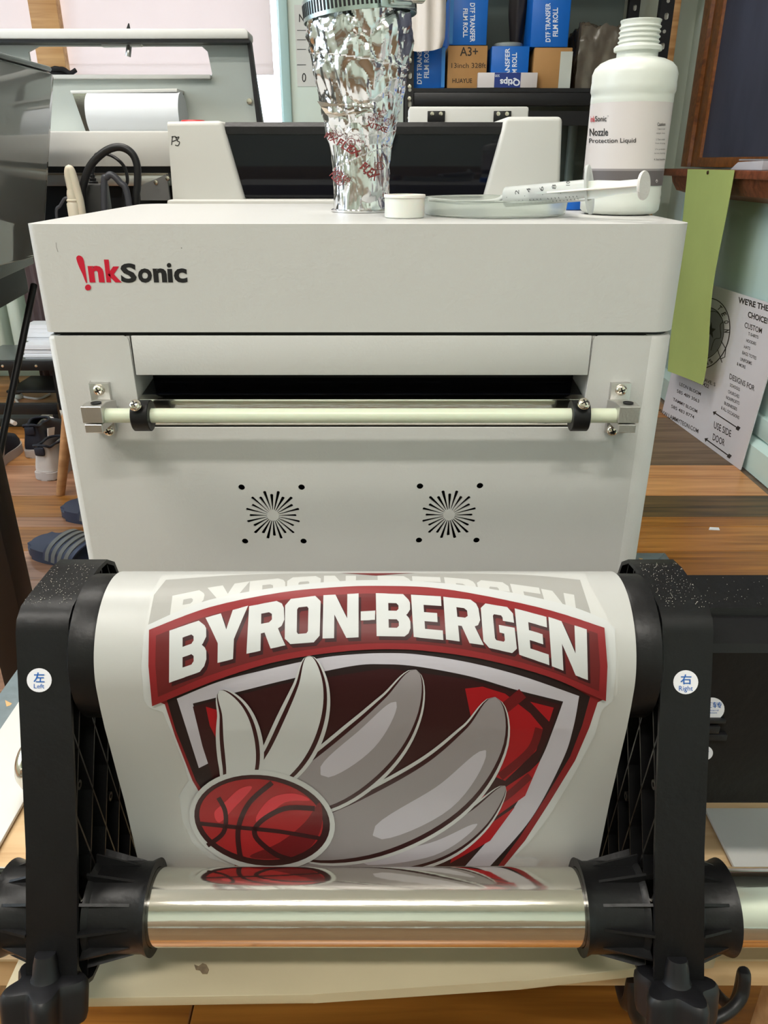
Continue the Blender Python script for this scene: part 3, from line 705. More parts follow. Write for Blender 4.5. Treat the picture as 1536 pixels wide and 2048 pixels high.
K_SILVER = pk('silver', rgb(176, 172, 180)); K_RED = pk('red', rgb(150, 24, 30)); K_GREY = pk('grey', rgb(138, 132, 134)); K_DEEP = pk('deep_red', rgb(98, 22, 26)); K_LIGHT = pk('light_red', rgb(196, 58, 66))
K_GHOST = pk('ghost_white', (0.47, 0.47, 0.45, 1)); K_GHOSTG = pk('ghost_grey', (0.30, 0.295, 0.275, 1))
def poly(pts, *holes): return fill2d([dens(pts)] + [dens(h) for h in holes])
def dens(pts, d=14):
    out = []
    for i in range(len(pts)):
        a, b = Vector(pts[i]), Vector(pts[(i + 1) % len(pts)]); k = max(1, int((b - a).length / d))
        for j in range(k): out.append(tuple(a + (b - a) * j / k))
    return out
def arc(pts, n=8): return smooth_px(pts, n, False)
# block letter glyphs on a unit square (0..1, y down): outlines and holes
c_ = .13
GL = {
 'B': ([(0, 0), (.8, 0), (.96, c_), (1, .2), (1, .36), (.92, .46), (.88, .49), (.96, .56), (1, .64), (1, .8), (.94, .92), (.82, 1), (0, 1)], [(.36, .22), (.60, .22), (.66, .27), (.66, .35), (.60, .40), (.36, .40)], [(.36, .60), (.60, .60), (.66, .65), (.66, .75), (.60, .80), (.36, .80)]),
 'Y': ([(0, 0), (.36, 0), (.50, .36), (.64, 0), (1, 0), (.70, .60), (.70, 1), (.30, 1), (.30, .60)],),
 'R': ([(0, 0), (.8, 0), (.95, .08), (1, .18), (1, .44), (.92, .56), (.82, .60), (1, 1), (.62, 1), (.46, .63), (.36, .63), (.36, 1), (0, 1)], [(.36, .21), (.58, .21), (.66, .26), (.66, .38), (.58, .43), (.36, .43)]),
 'O': ([(.16, 0), (.84, 0), (1, .13), (1, .87), (.84, 1), (.16, 1), (0, .87), (0, .13)], [(.38, .21), (.62, .21), (.66, .25), (.66, .75), (.62, .79), (.38, .79), (.34, .75), (.34, .25)]),
 'N': ([(0, 0), (.34, 0), (.68, .56), (.68, 0), (1, 0), (1, 1), (.66, 1), (.32, .46), (.32, 1), (0, 1)],),
 'E': ([(0, 0), (1, 0), (1, .22), (.40, .22), (.40, .39), (.84, .39), (.84, .60), (.40, .60), (.40, .78), (1, .78), (1, 1), (0, 1)],),
 'G': ([(.16, 0), (.84, 0), (1, .12), (1, .32), (.66, .32), (.66, .25), (.62, .21), (.40, .21), (.36, .25), (.36, .75), (.40, .79), (.62, .79), (.66, .75), (.66, .60), (.52, .60), (.52, .43), (1, .43), (1, .88), (.84, 1), (.16, 1), (0, .88), (0, .12)],),
 '-': ([(0, 0), (1, 0), (1, 1), (0, 1)],)}
def q5(*p): return [(280 + x / 2.954, 1140 + y / 2.954) for x, y in p]
def q6(*p): return [(750 + x / 2.954, 1140 + y / 2.954) for x, y in p]
WORD = [('B', q5((180, 362), (395, 292), (398, 580), (178, 655))), ('Y', q5((392, 290), (642, 222), (622, 505), (395, 560))), ('R', q5((648, 225), (850, 188), (862, 445), (633, 492))),
        ('O', q5((860, 188), (1070, 163), (1062, 425), (858, 440))), ('N', q5((1085, 163), (1292, 153), (1292, 400), (1080, 406))), ('-', q5((1305, 255), (1390, 250), (1388, 302), (1305, 305))),
        ('B', q6((5, 152), (205, 158), (210, 396), (10, 393))), ('E', q6((212, 160), (388, 170), (402, 415), (228, 398))), ('R', q6((402, 172), (602, 192), (640, 444), (418, 412))),
        ('G', q6((620, 205), (808, 235), (838, 495), (640, 452))), ('E', q6((822, 237), (1008, 285), (1025, 556), (848, 497))), ('N', q6((1020, 285), (1245, 355), (1252, 640), (1040, 562)))]
def glyph(ch, quad, dx=0, dy=0):
    TL, TR, BR, BL = [Vector(q) for q in quad]; loops = []
    for lp_ in GL[ch]:
        lp_ = dens(lp_, .12); o_ = []
        for a, b in lp_:
            p = (TL * (1 - a) + TR * a) * (1 - b) + (BL * (1 - a) + BR * a) * b; o_.append((p.x + dx, p.y + dy))
        loops.append(o_)
    return fill2d(loops)
def word(dx, dy): return [glyph(c, q, dx, dy) for c, q in WORD]
# the faint earlier lap of the print showing through the film
def ghost_y(parts):
    out = []
    for vs_, fs_ in parts: out.append(([(x * .93 + 52, 1157 + (y - 1199) * .62 - 4) for x, y in vs_], fs_))
    return out
gb = arc([(332, 1160), (480, 1150), (620, 1147), (770, 1147), (900, 1147), (1050, 1150), (1160, 1160)]) + [(1178, 1215), (1185, 1240)] + arc([(1185, 1240), (1060, 1210), (900, 1190), (770, 1182), (600, 1192), (430, 1222), (296, 1252)]) + [(308, 1190)]
film_print('faint_banner', [poly([(285, 1300), (300, 1200), (322, 1150), (600, 1147), (1170, 1147), (1190, 1190), (1215, 1235), (1235, 1300), (1236, 1390), (288, 1390)])], K_GHOST, 0)
film_print('faint_banner', [poly(gb)], K_GHOSTG, 1)
gw = [('B', [(345, 1192), (412, 1178), (398, 1240), (338, 1248)]), ('Y', [(415, 1176), (500, 1163), (490, 1215), (415, 1228)]), ('R', [(500, 1163), (570, 1156), (572, 1205), (496, 1213)]), ('O', [(575, 1156), (642, 1152), (640, 1195), (572, 1205)]), ('N', [(648, 1152), (712, 1152), (712, 1190), (646, 1195)]), ('-', [(720, 1166), (742, 1166), (742, 1174), (720, 1174)]),
      ('B', [(755, 1152), (820, 1153), (822, 1195), (757, 1192)]), ('E', [(824, 1153), (880, 1155), (888, 1200), (828, 1196)]), ('R', [(888, 1155), (948, 1160), (962, 1210), (896, 1202)]), ('G', [(952, 1160), (1015, 1166), (1030, 1222), (966, 1212)]), ('E', [(1020, 1168), (1078, 1176), (1092, 1232), (1036, 1222)]), ('N', [(1082, 1178), (1148, 1190), (1156, 1248), (1098, 1234)])]
film_print('faint_lettering', [glyph(c, q) for c, q in gw], K_GHOST, 2)
film_print('faint_tip', [poly([(680, 1147), (830, 1147), (790, 1149), (752, 1152), (715, 1149)])], K_DEEP, 3)
# white under-base
ub = [(288, 1268), (296, 1250)] + arc([(296, 1250), (420, 1200), (600, 1170), (770, 1161), (950, 1174), (1120, 1207), (1212, 1240)]) + [(1230, 1258), (1232, 1340), (1225, 1402), (1203, 1420), (1190, 1468), (1150, 1545), (1100, 1628), (1062, 1680), (1030, 1712), (1070, 1714), (1080, 1722), (1072, 1732), (470, 1732), (420, 1716), (385, 1685), (365, 1640), (358, 1590), (378, 1560), (366, 1520), (345, 1470), (326, 1424), (300, 1416), (288, 1400), (283, 1330)]
film_print('white_outline', [poly(ub)], K_WHITE, 4)
shield = [(310, 1400), (330, 1408), (350, 1470), (385, 1560), (420, 1620), (470, 1731), (1008, 1731), (1050, 1680), (1100, 1602), (1150, 1520), (1178, 1455), (1195, 1404), (1207, 1398)] + arc([(1180, 1320), (1000, 1270), (770, 1262), (560, 1284), (330, 1350)])
film_print('shield_border', [poly(shield)], K_MAROON, 5)
sh2 = [(333, 1396), (352, 1460), (392, 1560), (430, 1620), (480, 1731), (996, 1731), (1040, 1672), (1090, 1595), (1140, 1512), (1164, 1450), (1180, 1392)] + arc([(1180, 1392), (1000, 1305), (770, 1288), (560, 1310), (333, 1396)])
film_print('shield_dark', [poly(sh2)], K_BLACK, 6)
sil_o = [(354, 1396)] + arc([(354, 1396), (440, 1362), (544, 1336), (640, 1316), (701, 1309), (770, 1306), (838, 1309), (940, 1325), (1045, 1352), (1158, 1391)]) + arc([(1158, 1391), (1146, 1455), (1124, 1521), (1062, 1636), (980, 1731)]) + [(930, 1731)] + arc([(932, 1729), (1020, 1625), (1080, 1520), (1105, 1460), (1126, 1402)]) + arc([(1126, 1402), (1030, 1378), (940, 1352), (838, 1333), (770, 1328), (701, 1332), (560, 1362), (386, 1406)]) + [(424, 1522), (398, 1535)]
film_print('shield_silver_band', [poly(sil_o)], K_SILVER, 7)
film_print('shield_panel', [poly([(386, 1412), (560, 1368), (770, 1336), (940, 1358), (1120, 1408), (1098, 1470), (1072, 1525), (1015, 1622), (928, 1731), (520, 1731), (440, 1600), (405, 1490)])], K_DARK, 8)
for pp in ([(930, 1376), (965, 1372), (1010, 1386), (1060, 1425), (1085, 1455), (1072, 1500), (1010, 1560), (960, 1540), (945, 1450)], [(1060, 1402), (1107, 1414), (1098, 1442)], [(412, 1412), (440, 1420), (452, 1470), (462, 1508), (440, 1490), (420, 1450)],
      [(1080, 1520), (1050, 1590), (980, 1640), (940, 1650), (930, 1600), (1000, 1580), (1060, 1540)], [(1030, 1612), (980, 1680), (900, 1725), (910, 1690), (960, 1660)]): film_print('shield_red_panel', [poly(pp)], K_RED, 9)
for pp, ww in (([(1045, 1385), (1000, 1420), (950, 1440)], 22), ([(1078, 1455), (1060, 1500), (1000, 1552)], 16), ([(1060, 1550), (1000, 1600), (930, 1630)], 14)): film_print('shield_streak', [stroke_px(pp, ww)], K_DEEP, 10)
# plain stand-in where the team figure would be: sweeping streaks that trail up and right from the ball
def streak(name, pts, wmax, layer0, core, hl=None, ow=30, iw=14):
    f = lambda k: (lambda t: max(2, (wmax + k) * math.sin(math.pi * min(1, t ** .75 * 1.0)) ** .6))
    film_print(name + '_white_edge', [stroke_px(pts, f(ow), 8)], K_WHITE, layer0)
    film_print(name + '_dark_edge', [stroke_px(pts, f(iw), 8)], K_DARK, layer0 + 1)
    film_print(name, [stroke_px(pts, f(0), 8)], core, layer0 + 2)
    if hl: film_print(name + '_shade', [stroke_px([(x + hl[0], y + hl[1]) for x, y in pts[1:-1]], f(-wmax * .55), 8)], hl[2], layer0 + 3)
streak('dark_sweep', [(560, 1722), (720, 1716), (860, 1690), (950, 1640), (1010, 1570)], 60, 11, K_GREY, (4, 6, K_SILVER), ow=24, iw=12)
streak('grey_sweep', [(585, 1690), (740, 1650), (880, 1575), (965, 1480), (990, 1392)], 118, 15, K_GREY, (6, 18, K_SILVER), ow=32, iw=18)
streak('pale_sweep', [(545, 1600), (650, 1560), (740, 1490), (800, 1415), (832, 1338)], 104, 19, K_GREY, (-8, -14, K_SILVER), ow=30, iw=16)
streak('white_sweep', [(510, 1580), (570, 1510), (605, 1440), (622, 1372), (618, 1310)], 70, 23, K_WHITE, None, 34, 18)
streak('white_sweep', [(470, 1590), (482, 1530), (478, 1470), (466, 1420), (440, 1378)], 62, 26, K_WHITE, None, 32, 16)
# basketball
bc = (525, 1636)
film_print('ball_white_edge', [fill2d([ellipse(*bc, 146, 100, 8, 48)])], K_WHITE, 29)
film_print('ball_dark_edge', [fill2d([ellipse(*bc, 136, 90, 8, 48)])], K_DARK, 30)
film_print('ball', [fill2d([ellipse(bc[0] - 2, bc[1] - 2, 124, 80, 8, 48)])], pk('ball_red', rgb(148, 34, 36)), 31)
film_print('ball_shade', [poly(smooth_px([(640, 1600), (643, 1650), (615, 1695), (560, 1712), (500, 1708), (560, 1680), (610, 1640)], 5))], K_DEEP, 32)
film_print('ball_highlight', [poly(smooth_px([(450, 1600), (480, 1573), (505, 1570), (470, 1610), (440, 1640), (430, 1620)], 5)), poly(smooth_px([(545, 1590), (590, 1582), (620, 1596), (570, 1600), (520, 1640), (515, 1625)], 5))], K_LIGHT, 33)
film_print('ball_seam', [stroke_px([(545, 1560), (500, 1600), (478, 1650), (480, 1700), (486, 1716)], 10), stroke_px([(402, 1642), (480, 1650), (560, 1658), (642, 1672)], 8), stroke_px([(438, 1590), (452, 1620), (448, 1660), (416, 1686)], 9), stroke_px([(630, 1612), (570, 1612), (520, 1640), (512, 1668), (550, 1702), (585, 1715)], 10)], K_DARK, 34)
# banner with the lettering
ban = arc([(300, 1261), (420, 1218), (560, 1190), (680, 1179), (770, 1177), (870, 1181), (980, 1198), (1100, 1224), (1207, 1257)]) + [(1213, 1330), (1210, 1398)] + arc([(1210, 1398), (1100, 1352), (980, 1320), (870, 1303), (770, 1298), (660, 1305), (540, 1325), (420, 1362), (306, 1408)]) + [(299, 1330)]
film_print('banner', [poly(ban)], K_MAROON, 35)
ban2 = arc([(314, 1272), (420, 1234), (560, 1205), (680, 1194), (770, 1192), (870, 1196), (980, 1213), (1100, 1239), (1193, 1268)]) + [(1198, 1330), (1196, 1378)] + arc([(1196, 1378), (1100, 1340), (980, 1308), (870, 1291), (770, 1286), (660, 1293), (540, 1313), (420, 1348), (318, 1389)]) + [(313, 1330)]
film_print('banner_shade', [poly(ban2)], pk('banner_mid', rgb(92, 30, 30)), 36)
film_print('letter_shadow', word(5, 7), K_DARK, 37)
film_print('lettering', word(0, 0), K_WHITE, 38)

# ------------------------------------------------------------------ things on top of the printer
# foil wrapped vent duct
fp = at(713, 427, Z=ZT); fr0 = .0292
fc = Vector((fp.x + .004, fp.y + fr0, ZT))
FOIL = mat('crinkled_foil', (0.76, 0.76, 0.77, 1), 0.15, 1.0, bump=0.08, bscale=60)
duct = thing('vent_duct', 'foil wrapped vent duct rising from the printer top under a clamp band', 'duct', tuple(fc))
prof_px = [(427, 61), (330, 61.5), (312, 62), (290, 64), (272, 69), (247, 76), (208, 84), (180, 92), (165, 96), (130, 102), (100, 104), (65, 107), (50, 107), (20, 105), (-30, 106), (-90, 108)]
pr_z = []
for y, hw in prof_px:
    p = at(713, y, Y=fc.y); d = (p - CAM); dep = d.y * CS - d.z * SN; pr_z.append((p.z, hw * dep / F_PX))
pr_z[0] = (ZT + .0004, pr_z[0][1])
def rad_at(z):
    for (z0, r0), (z1, r1_) in zip(pr_z, pr_z[1:]):
        if z <= z1: return r0 + (r1_ - r0) * max(0, (z - z0)) / (z1 - z0)
    return pr_z[-1][1]
NS, NZ = 200, 240; zt = pr_z[-1][0]
bm = bmesh.new(); G = []
for j in range(NZ + 1):
    z = ZT + .0004 + (zt - ZT - .0004) * j / NZ; r0 = rad_at(z); row = []
    h = (z - ZT) / (zt - ZT)
    for k in range(NS):
        a = 2 * math.pi * k / NS; ca, sa = math.cos(a), math.sin(a)
        amp = .0016 + .0026 * min(1, max(0, (z - ZT - .03) / .07))
        wv_ = Vector((noise.noise(Vector((ca * 2, sa * 2, z * 30))), noise.noise(Vector((ca * 2 + 9, sa * 2, z * 30))), noise.noise(Vector((ca * 2, sa * 2 + 5, z * 30)))))
        v1 = noise.voronoi(Vector((ca * 1.5, sa * 1.5, z * 40)) + wv_ * .7)[0]
        v2 = noise.voronoi(Vector((ca * 4.2, sa * 4.2, z * 70 + 7)) + wv_ * 1.2)[0]
        fold = 1 - abs(noise.noise(Vector((ca * 6 + z * 20, sa * 6, z * 17)))) * 2
        rg, rg2 = (v1[1] - v1[0]) * 1.0, (v2[1] - v2[0]) * 1.0
        # overlapping wraps of tape: small steps that climb round the duct
        lap = 0
        for zl, sl, st in ((.045, .010, .0012), (.072, -.008, .0014), (.122, .006, .0016), (.176, .004, .0018), (.192, -.003, .0015)):
            if z > ZT + zl + sl * math.sin(a + zl * 40): lap += st * .5
        r = r0 + amp * (1.5 * rg + .16 * rg2 + .30 * fold - .8) + lap - .0018
        if j < 3: r = r0
        row.append(bm.verts.new((fc.x + r * ca, fc.y + r * sa, z)))
    G.append(row)
for j in range(NZ):
    for k in range(NS): bm.faces.new((G[j][k], G[j][(k + 1) % NS], G[j + 1][(k + 1) % NS], G[j + 1][k]))
bm_obj('foil_wrap', bm, FOIL, duct, ang=16)
# bare grey duct tape patch and maroon print on the foil
def on_duct(off):
    def fn(x, y):
        p = at(x, y, Y=fc.y); r = rad_at(p.z) + off
        for _ in range(3):
            q = on_cyl(fc.x, fc.y, r)(x, y); r = rad_at(q.z) + off
        return q
    return fn
decal('grey_tape', [poly([(634, 202), (680, 210), (752, 216), (715, 226), (660, 236), (650, 226)])], on_duct(.0016), mat('grey_tape', rgb(150, 138, 122), .45, .6, var=.1, vscale=40), duct)
MAR = mat('print_maroon', rgb(120, 40, 40), .5, var=.05)
dp = []
for s_, cx, cy, wd_, hg, ro_ in (('FLEX', 698, 296, 50, 16, 32), ('FIX', 662, 276, 26, 12, 30), ('XITXE', 754, 254, 44, 11, 18), ('CLASS 1', 760, 226, 28, 5, -20), ('US LED', 752, 236, 26, 5, -20), ('LISTED', 684, 350, 40, 7, 42), ('FLEX', 740, 343, 40, 18, 40), ('FLEX', 672, 356, 26, 14, 48), ('FOR', 722, 283, 14, 5, 8), ('CLASS 1', 668, 268, 26, 5, 14)):
    c, s = math.cos(math.radians(ro_)), math.sin(math.radians(ro_))
    def R(u, v): return (cx + u * c - v * s, cy + u * s + v * c)
    dp.append(text_px(s_, [R(-wd_ / 2, -hg / 2), R(wd_ / 2, -hg / 2), R(wd_ / 2, hg / 2), R(-wd_ / 2, hg / 2)], .02))
for cx, cy, rr in ((702, 285, 9), (761, 332, 8), (680, 362, 9), (776, 244, 7)):
    dp.append(fill2d([ellipse(cx, cy, rr, rr), ellipse(cx, cy, rr - 1.3, rr - 1.3)])); dp.append(text_px('UL', [(cx - 4, cy - 4), (cx + 4, cy - 4), (cx + 4, cy + 4), (cx - 4, cy + 4)]))
decal('maroon_print', dp, on_duct(.0026), MAR, duct)
# slotted clamp band, tilted, with its screw housing
BAND = mat('zinc_band', (0.50, 0.58, 0.56, 1), 0.28, 1.0, var=.08, vscale=20)
bzc = at(713, 18, Y=fc.y).z; brd = rad_at(bzc) + .0028; tl = Matrix.Translation((fc.x, fc.y, bzc)) @ Matrix.Rotation(math.radians(-5), 4, 'Y')
bm = bmesh.new(); add_lathe(bm, [(brd, -.0075), (brd + .0009, -.0075), (brd + .0009, .0075), (brd, .0075)], 96, tl, True); band = bm_obj('clamp_band', bm, BAND, duct)
bm = bmesh.new()
for k in range(84):
    a = 2 * math.pi * k / 84
    if 300 < math.degrees(a) < 325: continue
    add_box(bm, brd + .0006, brd + .0011, -.0010, .0010, -.0045, .0048, mtx=tl @ Matrix.Rotation(a, 4, 'Z') @ Matrix.Translation((0, 0, 0)))
so = bm_obj('band_slot', bm, INSIDE, band, smooth=False); so['kind'] = 'stuff'
a = math.radians(-50)
hs = tl @ Matrix.Rotation(a, 4, 'Z')
bm = bmesh.new(); add_box(bm, brd + .001, brd + .009, -.011, .011, -.007, .008, bev=.0025, seg=3, mtx=hs); add_box(bm, brd + .001, brd + .0035, -.018, .018, -.0078, .0085, bev=.001, mtx=hs); bm_obj('screw_housing', bm, BAND, band)
lathe('clamp_screw', [(0, .014), (.0045, .014), (.005, .013), (.005, -.010), (0, -.010)], hs @ Vector((brd + .006, .010, 0)), STEEL, band, 16, (hs.to_3x3() @ Vector((0, 1, 0))))

# white screw cap
PLW = mat('white_pp', (0.74, 0.74, 0.69, 1), 0.4, sss=.2, var=.02)
cp = at(810, 438, Z=ZT); cr = .5 * 83 / F_PX * ((cp - CAM).y * CS - (cp - CAM).z * SN) ; cc = Vector((cp.x, cp.y + cr, ZT))
ch_ = at(810, 391, Y=cc.y - cr).z - ZT
bm = bmesh.new()
for j, (rs, z) in enumerate(((.93, 0), (.965, .0008), (.97, ch_ * .86), (1.02, ch_ * .87), (1.02, ch_ * .97), (1.0, ch_), (.86, ch_), (.85, ch_ - .002))):
    pass
capo = thing('bottle_cap', 'white ribbed bottle cap standing on the printer beside the foil duct', 'cap', tuple(cc))
bm = bmesh.new(); rg = []
for rs, z, rib in ((.94, 0.0, 0), (.965, .0006, 0), (.965, .001, 1), (.97, ch_ * .85, 1), (.97, ch_ * .86, 0), (1.02, ch_ * .875, 0), (1.02, ch_ * .965, 0), (.995, ch_, 0), (.88, ch_, 0), (.87, ch_ * .3, 0)):
    rg.append([bm.verts.new((cc.x + cr * (rs + rib * .012 * (1 if k % 2 else -1)) * math.cos(2 * math.pi * k / 120), cc.y + cr * (rs + rib * .012 * (1 if k % 2 else -1)) * math.sin(2 * math.pi * k / 120), ZT + z + .0003)) for k in range(120)])
for a_, b_ in zip(rg, rg[1:]):
    for k in range(120): bm.faces.new((a_[k], a_[(k + 1) % 120], b_[(k + 1) % 120], b_[k]))
bm.faces.new(rg[0][::-1]); bm.faces.new(rg[-1]); bm_obj('cap_body', bm, PLW, capo, ang=30)

# bottle
bp = at(1240, 433, Z=ZT)
def dep(p): d = p - CAM; return d.y * CS - d.z * SN
b_r = .5 * 162 / F_PX * dep(bp); b_r = .5 * 162 / F_PX * (dep(bp) + b_r); bcn = Vector((bp.x * (1 + b_r * CS / dep(bp)) - .0016, bp.y + b_r, ZT))
PEH = mat('translucent_hdpe', (0.62, 0.66, 0.61, 1), 0.3, spec=.4, col2=(0.70, 0.72, 0.67, 1), vscale=3)
bot = thing('liquid_bottle', 'tall open translucent bottle with white and grey label at the printer right edge', 'bottle', tuple(bcn))
def zof(y): return at(1262, y, Y=bcn.y).z
def rof(y, hw): p = at(1262, y, Y=bcn.y); return hw * dep(p) / F_PX
bprof = [(0, ZT + .0005), (rof(430, 63), ZT + .0005), (rof(428, 70), ZT + .0015), (rof(420, 75.5), zof(418)), (rof(400, 77), zof(400)), (rof(394, 76), zof(394)), (rof(388, 77), zof(388)), (rof(378, 76), zof(378)), (rof(290, 77.5), zof(370)), (rof(290, 77.5), zof(210)), (rof(205, 80), zof(205)), (rof(198, 80), zof(198)), (rof(190, 80), zof(190)), (rof(185, 82.5), zof(184)), (rof(172, 82.5), zof(172)), (rof(165, 82), zof(165)), (rof(150, 83), zof(150)), (rof(135, 79), zof(137)), (rof(125, 70), zof(127)), (rof(118, 56), zof(120)), (rof(114, 40), zof(116)), (rof(112, 40), zof(104)), (rof(104, 46), zof(103)), (rof(96, 47), zof(96)), (rof(92, 44), zof(92)), (rof(90, 39), zof(91))]
y = 88
while y > 52: bprof += [(rof(y, 38), zof(y)), (rof(y, 40.5), zof(y - 2)), (rof(y, 40.5), zof(y - 4)), (rof(y, 38), zof(y - 6))]; y -= 10
bprof += [(rof(46, 38.5), zof(46)), (rof(42, 40), zof(44)), (rof(40, 40), zof(41)), (rof(40, 36), zof(41)), (rof(60, 35), zof(60)), (rof(112, 35), zof(112))]
bm = bmesh.new(); add_lathe(bm, bprof, 64, Matrix.Translation((bcn.x, bcn.y, 0))); bm_obj('bottle_body', bm, PEH, bot, ang=50)
LR = rof(290, 78.1)
LBL = mat('label_paper', rgb(205, 198, 196), .4, var=.01); LBG = mat('label_grey', rgb(98, 92, 92), .45, var=.04); LBM = mat('label_mid_grey', rgb(140, 134, 134), .45)
def sleeve(name, y0, y1, r, m, par):
    return lathe(name, [(r, zof(y1)), (r, zof(y0))], (bcn.x, bcn.y, 0), m, par, 64)
la = sleeve('label', 208, 370, LR, LBL, bot)
sleeve('label_band', 341, 370, LR + .0002, LBG, la); sleeve('label_line', 337, 341, LR + .0002, LBM, la)
bf = on_cyl(bcn.x, bcn.y, LR + .0004)
def lq(x0, y0, x1, y1, sl=-.012): return [(x0, y0), (x1, y0 + (x1 - x0) * sl), (x1, y1 + (x1 - x0) * sl), (x0, y1)]
decal('label_lettering', [text_px('Sonic', lq(1190, 232, 1213, 243), .01), text_px('™', lq(1214, 231, 1217, 233)), text_px('Nozzle', lq(1179, 257, 1216, 272), .014), text_px('Protection Liquid', lq(1178, 277, 1272, 289), .006), text_px('Caution', lq(1315, 245, 1331, 252), .01)] +
      [text_px(s_, lq(x, yy, 1330, yy + 3.6)) for s_, x, yy in (('1. Store in cool', 1315, 256), ('daylight, keep', 1313, 265), ('2. Clean nozzle', 1312, 277), ('from drying', 1311, 285), ('3. For protection', 1310, 297), ('but not cleaning', 1309, 305), ('4. Seal bottle', 1308, 317))], bf, INK, la)
decal('label_red_lettering', [text_px('ink', lq(1181, 232, 1190, 244), .01)], bf, RED, la)
decal('label_mark', [text_px('◊', lq(1311, 358, 1316, 366))], on_cyl(bcn.x, bcn.y, LR + .0006), LBL, la)
# clear lid lying flat, syringe across it, blue cap behind
CLR = mat('clear_lid_plastic', (0.86, 0.9, 0.86, 1), 0.16, trans=.82, ior=1.18, spec=.5)
dl = at(868, 430, Z=ZT); dr_ = at(1130, 432, Z=ZT); drr = .095
dcx = at(1010, 440, Z=ZT).x; dcy = at(1010, 440, Z=ZT).y + drr * .82
dish = thing('plastic_dish', 'shallow translucent plastic dish lying between the bottle cap and the bottle', 'dish', (dcx, dcy, ZT))
dz1 = at(1000, 408, Y=dcy - drr).z - ZT
drr = .5 * (1150 - 866) / F_PX * dep(Vector((dcx, dcy, ZT)))
dcy = at(1010, 439, Z=ZT).y + drr
lathe('dish_shell', [(0, .0006), (drr * .95, .0006), (drr * .97, .0015), (drr, dz1), (drr * 1.02, dz1 + .0006), (drr * 1.02, dz1 + .0014), (drr * .985, dz1 + .0012), (drr * .955, .0025), (0, .0018)], (dcx, dcy, ZT), CLR, dish, 72)
sy = thing('syringe', 'plastic syringe with black stopper and scale lying across the translucent dish', 'syringe', (dcx, dcy - drr, ZT + .01))
sYa, sYb = dcy - drr + .045, dcy - drr + .002
A = at(1010, 394, Y=sYa); Bp = at(1178, 380, Y=sYb); E_ = at(1287, 371, Y=sYb - .034)
ax = (Bp - A).normalized(); sr = .5 * 39 / F_PX * dep((A + Bp) / 2)
CLS = mat('clear_syringe', (0.9, 0.92, 0.9, 1), 0.22, trans=.62, ior=1.12, spec=.5)
ln = (Bp - A).length
lathe('barrel', [(.0016, -.004), (.0022, 0), (sr, .0015), (sr, ln), (sr * .9, ln), (sr * .9, .004), (.0016, .003)], A, CLS, sy, 40, ax)
fm = Matrix.Translation(Bp) @ Vector((0, 0, 1)).rotation_difference(ax).to_matrix().to_4x4()
bm = bmesh.new(); vs, fs = add_prism(bm, ellipse(0, 0, sr * 1.0, sr * 2.35, 0, 40), 'Z', -.0008, .0012); q = fm @ Matrix.Rotation(math.radians(0), 4, 'Z')
bmesh.ops.transform(bm, matrix=q, verts=vs); fl_ = bm_obj('finger_flange', bm, CLS, sy)
# turn the flange so that its long side stands upright
dirs = q.to_3x3() @ Vector((0, 1, 0)); upv = (Vector((0, 0, 1)) - ax * ax.z).normalized(); ang_ = math.atan2(dirs.cross(upv).dot(ax), dirs.dot(upv)) + .25
for v in fl_.data.vertices: v.co = Bp + (Matrix.Rotation(ang_, 3, ax) @ (v.co - Bp))
st_ = A + ax * (ln * .36)
bs = lathe('stopper', [(0, -.0035), (sr * .6, -.0028), (sr * .88, -.0015), (sr * .8, -.0005), (sr * .8, .001), (sr * .88, .002), (sr * .8, .003), (sr * .88, .0045), (0, .005)], st_, RUBBER, sy, 32, ax)
pg = thing_ = None
bm = bmesh.new(); L2 = (E_ - st_).length
for rot in (0, math.pi / 2):
    q2 = Matrix.Translation(st_) @ Vector((0, 0, 1)).rotation_difference((E_ - st_).normalized()).to_matrix().to_4x4() @ Matrix.Rotation(rot + .75, 4, 'Z')
    h = sr * .82
    vs, fs = add_prism(bm, [(-h, .005), (-h, L2 * .60), (-h * .72, L2 * .8), (-h * .72, L2), (h * .72, L2), (h * .72, L2 * .8), (h, L2 * .60), (h, .005)], 'Y', -.0006, .0006)
    bmesh.ops.transform(bm, matrix=q2, verts=vs)
bm_obj('plunger', bm, PLW, sy, smooth=False)
ue = (E_ - st_).normalized()
lathe('thumb_rest', [(0, -.001), (sr * 1.25, -.001), (sr * 1.3, 0), (sr * 1.25, .0012), (0, .0012)], E_, mat('thumb_rest_pp', (0.68, 0.65, 0.62, 1), .5, bump=.4, bscale=300, stretch=(1, 1, 6)), sy, 36, ue)
# scale marks and numerals printed on the barrel
sc_px = []
for k in range(20):
    x = 1018 + k * 7.2; y0 = 410 - k * .55; sc_px.append(stroke_px([(x - (5 if k % 5 == 0 else 2), y0 - (16 if k % 5 == 0 else 8)), (x + 2, y0)], 1.1, 3, False))
def on_barrel(x, y):
    d = ray(x, y); w0 = CAM - A; dd = d - ax * d.dot(ax); ww = w0 - ax * w0.dot(ax); r_ = sr + .0002
    a_, b_, c__ = dd.dot(dd), 2 * dd.dot(ww), ww.dot(ww) - r_ * r_; t = (-b_ - math.sqrt(max(0, b_ * b_ - 4 * a_ * c__))) / (2 * a_); return CAM + d * t
for s_, x, y in (('2', 1034, 385), ('4', 1057, 381), ('6', 1083, 378), ('8', 1108, 374), ('10', 1136, 367)): sc_px.append(text_px(s_, [(x - 4, y + 4), (x - 4, y - 5), (x + 4, y - 5), (x + 4, y + 4)]))
decal('scale_marks', sc_px, on_barrel, INK, sy)
tipq = at(857, 398, Y=cc.y + .006)
tube('tip_tube', [A, at(985, 402, Y=sYa), at(930, 405, Y=sYa), at(890, 402, Y=sYa - .01), tipq], .0017, CLS, sy, seg=10)
bl = at(1142, 428, Z=ZT)
